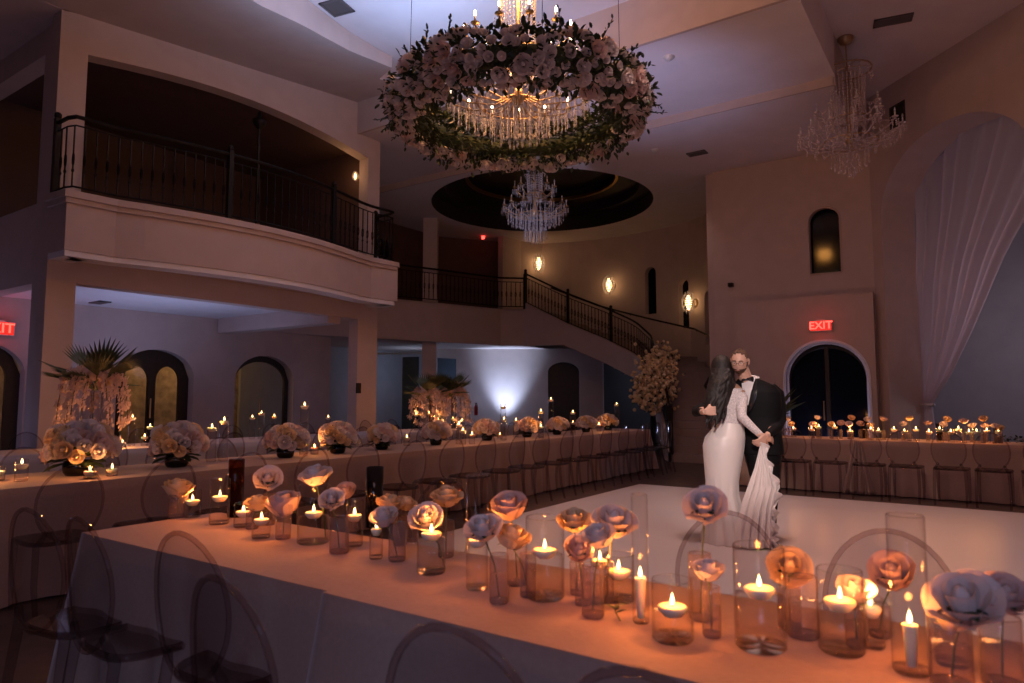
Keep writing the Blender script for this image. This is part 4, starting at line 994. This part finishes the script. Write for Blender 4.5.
def hand(mb,wrist,dirv,palmn,curl=.6,side=1,s=1.0):
    """palm, four bent fingers of different length, thumb from the side"""
    w=Vector(wrist); d=Vector(dirv).normalized(); n=Vector(palmn); n=(n-d*n.dot(d)).normalized(); t=d.cross(n)*side
    for k in range(4):
        o=(k-1.5)*.019*s
        mb.tube([w+t*o*.5,w+d*.045*s+t*o,w+d*.085*s+t*o*1.05],[.013*s,.0145*s,.0115*s],8)
        L_=(.068,.078,.073,.056)[k]*s; p=w+d*.085*s+t*o*1.05; pts=[p]; a=.15
        for j,f in enumerate((.45,.32,.23)):
            a+=curl*(.9,1.0,.7)[j]; p=p+(d*math.cos(a)+n*math.sin(a))*L_*f; pts.append(p)
        mb.tube(pts,[.0098*s,.0092*s,.0085*s,.007*s],8)
        mb.ell(pts[-1],.0075*s,6)
    b0=w+d*.025*s-t*.028*s; mb.tube([w+d*.01*s,b0,b0+(d*.6-t*.7+n*.3).normalized()*.035*s,b0+(d*.9-t*.45+n*.6).normalized()*.065*s],[.014*s,.0145*s,.011*s,.008*s],8)
# --- groom ---
gp=at(757,541,z=.03)
gr=thing('person','man in black tuxedo with bow tie, glasses and beard, dancing and holding her hand','person',(gp.x,gp.y,.03),YAW)
HC=Vector((-.155,-.12,1.665)); HM=Matrix.Rotation(math.radians(-30),4,'Z')@Matrix.Rotation(math.radians(17),4,'X')@Matrix.Rotation(math.radians(5),4,'Y')
b=MB(); b.ell(HC,HR,44,0,HM,head_fn)
for s in(-1,1):
    b.ell(HC+HM@Vector((s*.078,.012,-.002)),(.013,.022,.033),10,0,HM)
b.tube([(-.03,-.01,1.40),(-.07,-.03,1.50),(-.125,-.085,1.61)],[.075,.062,.058],12)
b.loft([(.85,.07,0,.14,.10),(1.0,.07,0,.145,.10),(1.2,.07,0,.15,.10),(1.38,.05,0,.17,.10),(1.46,.03,0,.12,.08),(1.50,0,-.01,.06,.06)],20)
WR=Vector((.035,-.235,.985)); WL=Vector((-.50,-.17,1.20))
b.tube([(.19,0,1.40),(.225,-.03,1.12),WR],[.05,.04,.026],10); hand(b,WR,(-.55,-.25,-.45),(-.5,.8,.0),.55,1,1.05)
b.tube([(-.12,.03,1.38),(-.38,.18,1.22),(-.53,.02,1.19),WL],[.05,.04,.032,.027],10); hand(b,WL,(.9,-.12,.10),(.1,.9,0),.25,-1,1.05)
b.tube([(.13,0,.9),(.12,-.01,.48),(.105,0,.08)],[.08,.052,.035],10); b.tube([(.02,0,.9),(.04,-.04,.48),(.055,-.08,.08)],[.08,.052,.035],10)
remesh(b,'body',skin,gr,.0065,1,.4)
b=MB(); b.loft([(.80,.075,-.01,.19,.135),(.88,.07,-.01,.19,.135),(1.0,.07,-.01,.178,.125),(1.14,.07,-.01,.172,.12),(1.28,.06,-.01,.195,.128),(1.38,.035,-.01,.21,.122),(1.44,.01,-.01,.19,.10),(1.485,-.03,-.015,.125,.085),(1.515,-.05,-.02,.075,.072)],32,sq=2.3,yaw=-.35)
b.tube([(.17,0,1.425),(.225,.0,1.36),(.245,-.01,1.24),(.24,-.03,1.12),(.17,-.12,1.05),(.055,-.22,.995)],[.055,.072,.062,.055,.050,.036],12)
b.tube([(-.10,.03,1.41),(-.22,.09,1.35),(-.38,.19,1.24),(-.50,.13,1.2),(-.535,.01,1.19),(-.52,-.10,1.195)],[.06,.066,.055,.05,.044,.038],12)
remesh(b,'jacket',tux,gr,.008,2,.5)
# shirt front, collar, lapel, bow tie sit on the chest, which faces left and toward the dance floor
fy=-.62; FM=Matrix.Translation((-.02,-.012,0))@Matrix.Rotation(fy,4,'Z')
def chest(x,z,o=0):
    # front surface of the jacket loft
    rows=[(1.0,.178,.125),(1.14,.172,.12),(1.28,.195,.128),(1.38,.21,.122),(1.44,.19,.10),(1.485,.12,.085),(1.53,.08,.074)]
    for a,c in zip(rows,rows[1:]):
        if z<=c[0]: k=(z-a[0])/(c[0]-a[0]); rx=a[1]+(c[1]-a[1])*k; ry=a[2]+(c[2]-a[2])*k; break
    else: rx,ry=.08,.074
    u=min(.98,abs(x)/rx); return FM@Vector((x,-ry*(1-u**2.3)**(1/2.3)-o,z))
b=MB(); b.grid(lambda u,v:chest((u-.5)*2*(.012+.055*v),1.26+v*.255,.008),8,12); b.build('shirt',shirtm,gr,True)
b=MB(); cc=FM@Vector((0,-.002,1.50)); 
b.tube([cc+Vector((.070*math.cos(a),.068*math.sin(a)-.0,.018+.012*math.sin(a))) for a in [2*PI*k/20 for k in range(21)]],.013,8,cap=False); b.build('collar',shirtm,gr,True)
for s in(-1,1):
    b=MB(); b.grid(lambda u,v:chest(s*((.014+.06*v)+u*(.045*math.sin(PI*min(1,v*.9+.08)))),1.20+v*.30,.014),4,12); b.build('lapel',satin,gr,True)
b=MB(); bc=chest(0,1.50,.022)
for s in(-1,1):
    ax=FM.to_3x3()@Vector((s,0,0)); b.add([bc+Vector((0,0,.010)),bc-Vector((0,0,.010)),bc+ax*.055-Vector((0,0,.028)),bc+ax*.062,bc+ax*.055+Vector((0,0,.028)),bc+ax*.03-FM.to_3x3()@Vector((0,.02,0))],[(0,1,5),(1,2,5),(2,3,5),(3,4,5),(4,0,5)])
b.ell(bc,(.012,.012,.014),8); b.build('bow_tie',satin,gr)
b=MB(); b.loft([(.72,.075,-.01,.155,.11),(.80,.075,-.01,.165,.118),(.95,.07,-.01,.155,.11),(1.02,.07,-.01,.15,.105)],28,sq=2.3,yaw=-.3)
b.tube([(.145,.0,.80),(.14,-.01,.50),(.125,.01,.25),(.115,.0,.06)],[.105,.078,.068,.062],14); b.tube([(.01,-.01,.80),(.035,-.05,.50),(.045,-.07,.25),(.05,-.09,.06)],[.105,.078,.068,.062],14)
remesh(b,'trousers',tux,gr,.009,2,.5)
for x,y,a in((.115,.0,-.35),(.05,-.09,-.6)):
    M=Matrix.Translation((x,y,0))@Matrix.Rotation(a,4,'Z'); b=MB()
    rows=[(.0,.04,.10),(.02,.044,.15),(.045,.042,.145),(.07,.036,.09),(.10,.036,.05)]
    b.loft([(z,0,-(.0+ry-.055),rx,ry) for z,rx,ry in rows],20); b.v=[tuple(M@Vector(v)) for v in b.v]; b.build('shoe',shoem,gr,True)
b=MB(); shell(b,HC,HM,lambda d:(d.z>.50+.38*max(0,-d.y)-1.15*max(0,d.y)-(.25 if abs(d.x)>.62 and d.y>-.45 else 0)) ,1.035); b.build('hair',hairb,gr,True)
b=MB(); shell(b,HC,HM,lambda d:d.y<.05 and ((d.z<-.42 and not(abs(d.x)<.16 and -.56<d.z<-.47)) or (abs(d.x)>.70 and -.36<=d.z<.1 and d.y>-.35)) and not(d.z<-.93 and d.y>-.1),1.022); b.build('beard',hairb,gr,True)
for s in(-1,1):
    b=MB(); b.ell(HC+HM@Vector((s*.030,-.081,.006)),.0095,10); b.ell(HC+HM@Vector((s*.030,-.0885,.004)),.0045,8,1); b.build('eye',[eyew,hairk],gr,True)
    b=MB(); b.tube([HC+HM@Vector((s*(.012+.036*k/5),-.103+.010*(k/5)**2,.026+.006*math.sin(k/5*PI))) for k in range(6)],.0035,5); b.build('eyebrow',hairb,gr,True)
b=MB(); b.tube([HC+HM@Vector(((k-3)*.008,-.103+abs(k-3)*.0015,-.060)) for k in range(7)],[.002,.004,.005,.005,.005,.004,.002],6); b.build('lips',mat('lips',(.42,.17,.14),.5),gr,True)
gl=MB()
for s in(-1,1):
    gl.tube([HC+HM@Vector((s*.032+.024*math.cos(a),-.112+.006*abs(math.cos(a)),.004+.018*math.sin(a))) for a in [2*PI*k/16 for k in range(17)]],.0013,5,cap=False)
    gl.tube([HC+HM@Vector((s*.056,-.107,.008)),HC+HM@Vector((s*.080,-.05,.010)),HC+HM@Vector((s*.083,.02,.006))],.0013,5)
gl.tube([HC+HM@Vector((-.009,-.113,.008)),HC+HM@Vector((0,-.118,.010)),HC+HM@Vector((.009,-.113,.008))],.002,5); gl.build('glasses',hairk,gr,True)
# --- bride ---
q=at(722,541,z=.03)
q.x+=.033*math.cos(YAW); q.y+=.033*math.sin(YAW)
br=thing('person','woman in ivory gown with lace sleeve and long dark hair, seen from behind, dancing','person',(q.x,q.y,.03),YAW)
BH=Vector((.015,-.02,1.60)); BM_=Matrix.Rotation(math.radians(115),4,'Z')@Matrix.Rotation(math.radians(-4),4,'X')
b=MB(); b.ell(BH,(.072,.090,.110),36,0,BM_,head_fn)
for s in(-1,1): b.ell(BH+BM_@Vector((s*.072,.01,0)),(.011,.019,.028),8,0,BM_)
b.tube([(.06,-.03,1.36),(.05,-.03,1.44),(.03,-.02,1.54)],[.065,.052,.048],12)
tor_=[(.88,.0,0,.13,.13),(1.0,.01,0,.11,.11),(1.1,.05,-.01,.10,.10),(1.25,.055,-.02,.115,.115),(1.36,.07,-.03,.12,.12),(1.42,.075,-.03,.10,.10),(1.46,.07,-.03,.06,.06)]
b.loft(tor_,20)
BW=Vector((.285,-.235,.975)); b.tube([(.145,-.10,1.385),(.115,-.19,1.17),BW],[.046,.036,.022],10); hand(b,BW,(.62,-.0,-.12),(-.1,.8,-.4),.5,1,.92)
BL=Vector((.30,.17,1.50)); b.tube([(.07,.09,1.38),(.20,.18,1.42),BL],[.044,.036,.022],10); hand(b,BL,(.5,-.35,.2),(.3,-.6,-.5),.5,1,.9)
b.tube([(.05,-.05,.88),(.0,-.04,.5),(-.0,-.03,.1),(.04,-.05,.03)],[.09,.06,.035,.03],10); b.tube([(.0,.06,.88),(-.02,.05,.5),(-.02,.05,.1),(.03,.04,.03)],[.09,.06,.035,.03],10)
remesh(b,'body',skin2,br,.0065,1,.4)
def gf(z,g):
    k=max(0,.62-z)/.62; return 1+k*(.07*math.sin(11*g+2.2)+.045*math.sin(19*g+1))
rows=[(.0,.035,-.03,.265,.25),(.06,.03,-.03,.245,.235),(.15,.015,-.02,.21,.205),(.28,.0,-.01,.175,.18),(.42,-.02,0,.152,.16),(.55,-.018,0,.150,.158),(.66,-.012,0,.163,.168),(.78,-.002,0,.18,.178),(.88,.004,0,.190,.18),(.96,.018,-.005,.182,.168),(1.03,.045,-.01,.150,.142),(1.10,.062,-.015,.124,.122),(1.17,.066,-.02,.120,.12)]
b=MB(); rr2=[]
for a,c in zip(rows,rows[1:]):
    for t in range(4): rr2.append(tuple(x+(y-x)*t/4 for x,y in zip(a,c)))
rr2.append(rows[-1]); b.loft(rr2,96,fold=gf); b.build('gown_skirt',gownm,br,True)
b=MB(); b.loft([(1.08,.062,-.015,.127,.125),(1.17,.066,-.02,.124,.123),(1.26,.065,-.025,.130,.128),(1.34,.075,-.03,.135,.132),(1.39,.085,-.035,.128,.122),(1.415,.09,-.04,.11,.105)],28)
b.tube([(.135,-.08,1.385),(.15,-.12,1.33),(.125,-.17,1.22),(.12,-.195,1.15),(.19,-.22,1.07),(BW-Vector((.006,0,-.005)))],[.05,.056,.048,.046,.038,.030],12)
b.tube([(.07,.06,1.38),(.16,.15,1.41),(.27,.17,1.47)],[.05,.045,.032],10)
remesh(b,'lace_bodice',lace,br,.007,2,.5)
# hair: long, falling to the waist on the left
b=MB(); g=random.Random(5)
b.ell(BH+Vector((-.018,-.002,.012)),(.098,.106,.124),24)
b.loft([(1.12,-.125,-.10,.045,.04),(1.18,-.115,-.105,.088,.06),(1.26,-.09,-.11,.112,.075),(1.36,-.055,-.10,.132,.085),(1.46,-.02,-.08,.128,.10),(1.55,-.008,-.04,.112,.108),(1.62,-.004,-.02,.094,.102),(1.67,-.004,-.015,.06,.07)],28)
for k in range(46):
    t=k/45; x0=-.10+.19*t+g.uniform(-.01,.01); pts=[]
    y0=-.07-.05*math.sin(PI*t)
    L_=g.uniform(.38,.60) if t<.7 else g.uniform(.2,.3)
    for j in range(12):
        u=j/11; z=1.63-L_*u; pts.append((x0*min(1,.45+u*4)-.075*u*u*1.4+.014*math.sin(u*11+k),y0*min(1,.2+u*5)-.055*u+.012*math.cos(u*9+k*2)-.02*(u>.3),z))
    b.tube(pts,[.014]*8+[.013,.011,.008,.004],6)
remesh(b,'hair',hairk,br,.0075,4,.5)
# train held in her hand: a gathered fan of satin down to the floor
tl=[(.265,-.25,.93),(.20,-.26,.70),(.09,-.27,.42),(-.0,-.30,.16),(-.03,-.34,.015)]
tr=[(.30,-.25,.93),(.345,-.25,.72),(.42,-.25,.52),(.36,-.28,.33),(.345,-.31,.15),(.33,-.33,.015)]
def pl3(P_,t):
    t=min(max(t,0),.9999)*(len(P_)-1); i=int(t); return Vector(P_[i]).lerp(Vector(P_[i+1]),t-i)
def tf(u,v):
    a=pl3(tl,v);c=pl3(tr,v); p=a.lerp(c,u); p.y+=-.05*v*math.sin(PI*u)+.024*min(1,v*2)*math.sin(u*34+2*v)+.012*math.sin(u*61)*v
    if u>.8: p.x+=.022*math.sin(v*40)*(u-.8)/.2; p.y+=.03*math.cos(v*37)*(u-.8)/.2
    return p
b=MB(); b.grid(tf,90,50); o=b.build('gown_train',gownm,br,True); m=o.modifiers.new('thick','SOLIDIFY'); m.thickness=.004
b=MB(); 
def ruf(u,v):
    p=pl3(tr,u); return p+Vector((-.05*(1-v)+.03*math.sin(u*44)*v,-.02-.028*math.cos(u*44)*v,-.02*v+.01*math.sin(u*30)))
b.grid(ruf,120,5); o=b.build('train_ruffle',gownm,br,True); m=o.modifiers.new('thick','SOLIDIFY'); m.thickness=.003
# ================= LIGHT =================
def area(name,p,target,en,col,sx,sy):
    L=bpy.data.lights.new(name,'AREA'); L.shape='RECTANGLE'; L.size=sx; L.size_y=sy; L.energy=en; L.color=col
    o=bpy.data.objects.new(name,L); C.objects.link(o); o.location=p; o.rotation_euler=(Vector(target)-Vector(p)).to_track_quat('-Z','Y').to_euler(); return o
# chandelier lamps
plight('chandelier_light',(-4.19,6.22,5.05),70,(1,.42,.14),.25)
plight('chandelier_light',(-4.19,6.22,6.2),135,(1,.41,.09),.2)
# lavender wash on the ceilings from added lights hung in mid-air, without fixtures
area('ceiling_wash',(-6.35,6.6,6.15),(-6.35,6.6,7.4),85,(.38,.58,1),2.6,3.4)
plight('ceiling_wash',(-5.0,8.5,3.0),300,(.50,.56,1),.3,60,(-4.6,10.6,6.7),1)
plight('chandelier_spot',(-6.9,8.9,2.2),260,(.62,.66,1),.1,18,(-7.54,11.81,5.4),.5)
# dance floor and couple lights, plus soft fill added behind the camera
area('hall_fill',(1.5,-2.5,5.5),(-3,7,1.2),25,(1,.58,.66),3,2)
plight('dance_light',(-1.4,6.0,7.3),860,(1,.64,.57),.5,62,(-1.5,7.2,0),.45)
plight('stair_fill',(-5.6,14.9,6.4),26,(1,.62,.5),.2,75,(-5.6,16.0,0),.8)  # added spot to brighten the steps, no fitting above
plight('couple_spot',(.2,.6,3.6),980,(1,.82,.76),.15,15,(-2.0,6.7,1.0),.7)
area('cool_back_light',(.2,-2.2,1.6),(-1.2,1.5,.5),34,(.45,.54,1),1.2,.8)
# cool light under the balcony
plight('balcony_wash',(-11.6,6.2,.5),150,(.46,.56,1),.3,120,(-12.2,6.6,3.1),1)
plight('balcony_wash',(-13.0,2.9,.8),26,(.6,.55,1),.3)
plight('balcony_wash',(-12.0,10.6,1.4),6,(.5,.56,1),.3)
plight('blue_room_light',(-14.9,16.0,2.2),12,(.55,.68,1),.3)
for y in(4.6,7.9,9.6): plight('passage_lamp',(-15.6,y,2.2),10,(1,.62,.25),.1)
plight('drape_fill',(1.6,15.4,2.6),38,(.85,.70,.86),.4)  # added behind the drape to brighten it and the grey wall
plight('arch_lamp',(-2.62,14.9,.3),16,(.55,.6,1),.08)
w=bpy.data.worlds.new('World'); SC.world=w; w.use_nodes=True; bg=w.node_tree.nodes['Background']; bg.inputs[0].default_value=(.50,.38,.62,1); bg.inputs[1].default_value=.004
# ================= CAMERA =================
cam=bpy.data.cameras.new('camera'); co=bpy.data.objects.new('camera',cam); C.objects.link(co); SC.camera=co
cam.sensor_width=36; cam.lens=36*F/1024; co.location=(0,0,H); co.rotation_euler=(PI/2+PT,0,YAW); cam.clip_end=100
cam.dof.use_dof=True; cam.dof.focus_distance=6.6; cam.dof.aperture_fstop=3.2
for o in SC.objects:
    if o.type=='MESH' and o.data.materials and o.name.startswith('gown'): pass
SC.view_settings.view_transform='Standard'; SC.view_settings.look='None'; SC.view_settings.gamma=1; SC.view_settings.use_curve_mapping=False; SC.view_settings.exposure=0
cy=SC.cycles; cy.max_bounces=12; cy.diffuse_bounces=4; cy.glossy_bounces=3; cy.transparent_max_bounces=48; cy.transmission_bounces=4
cy.sample_clamp_indirect=3; cy.sample_clamp_direct=0; cy.use_denoising=True; cy.caustics_reflective=False; cy.caustics_refractive=False
cy.use_adaptive_sampling=True; cy.adaptive_threshold=.02
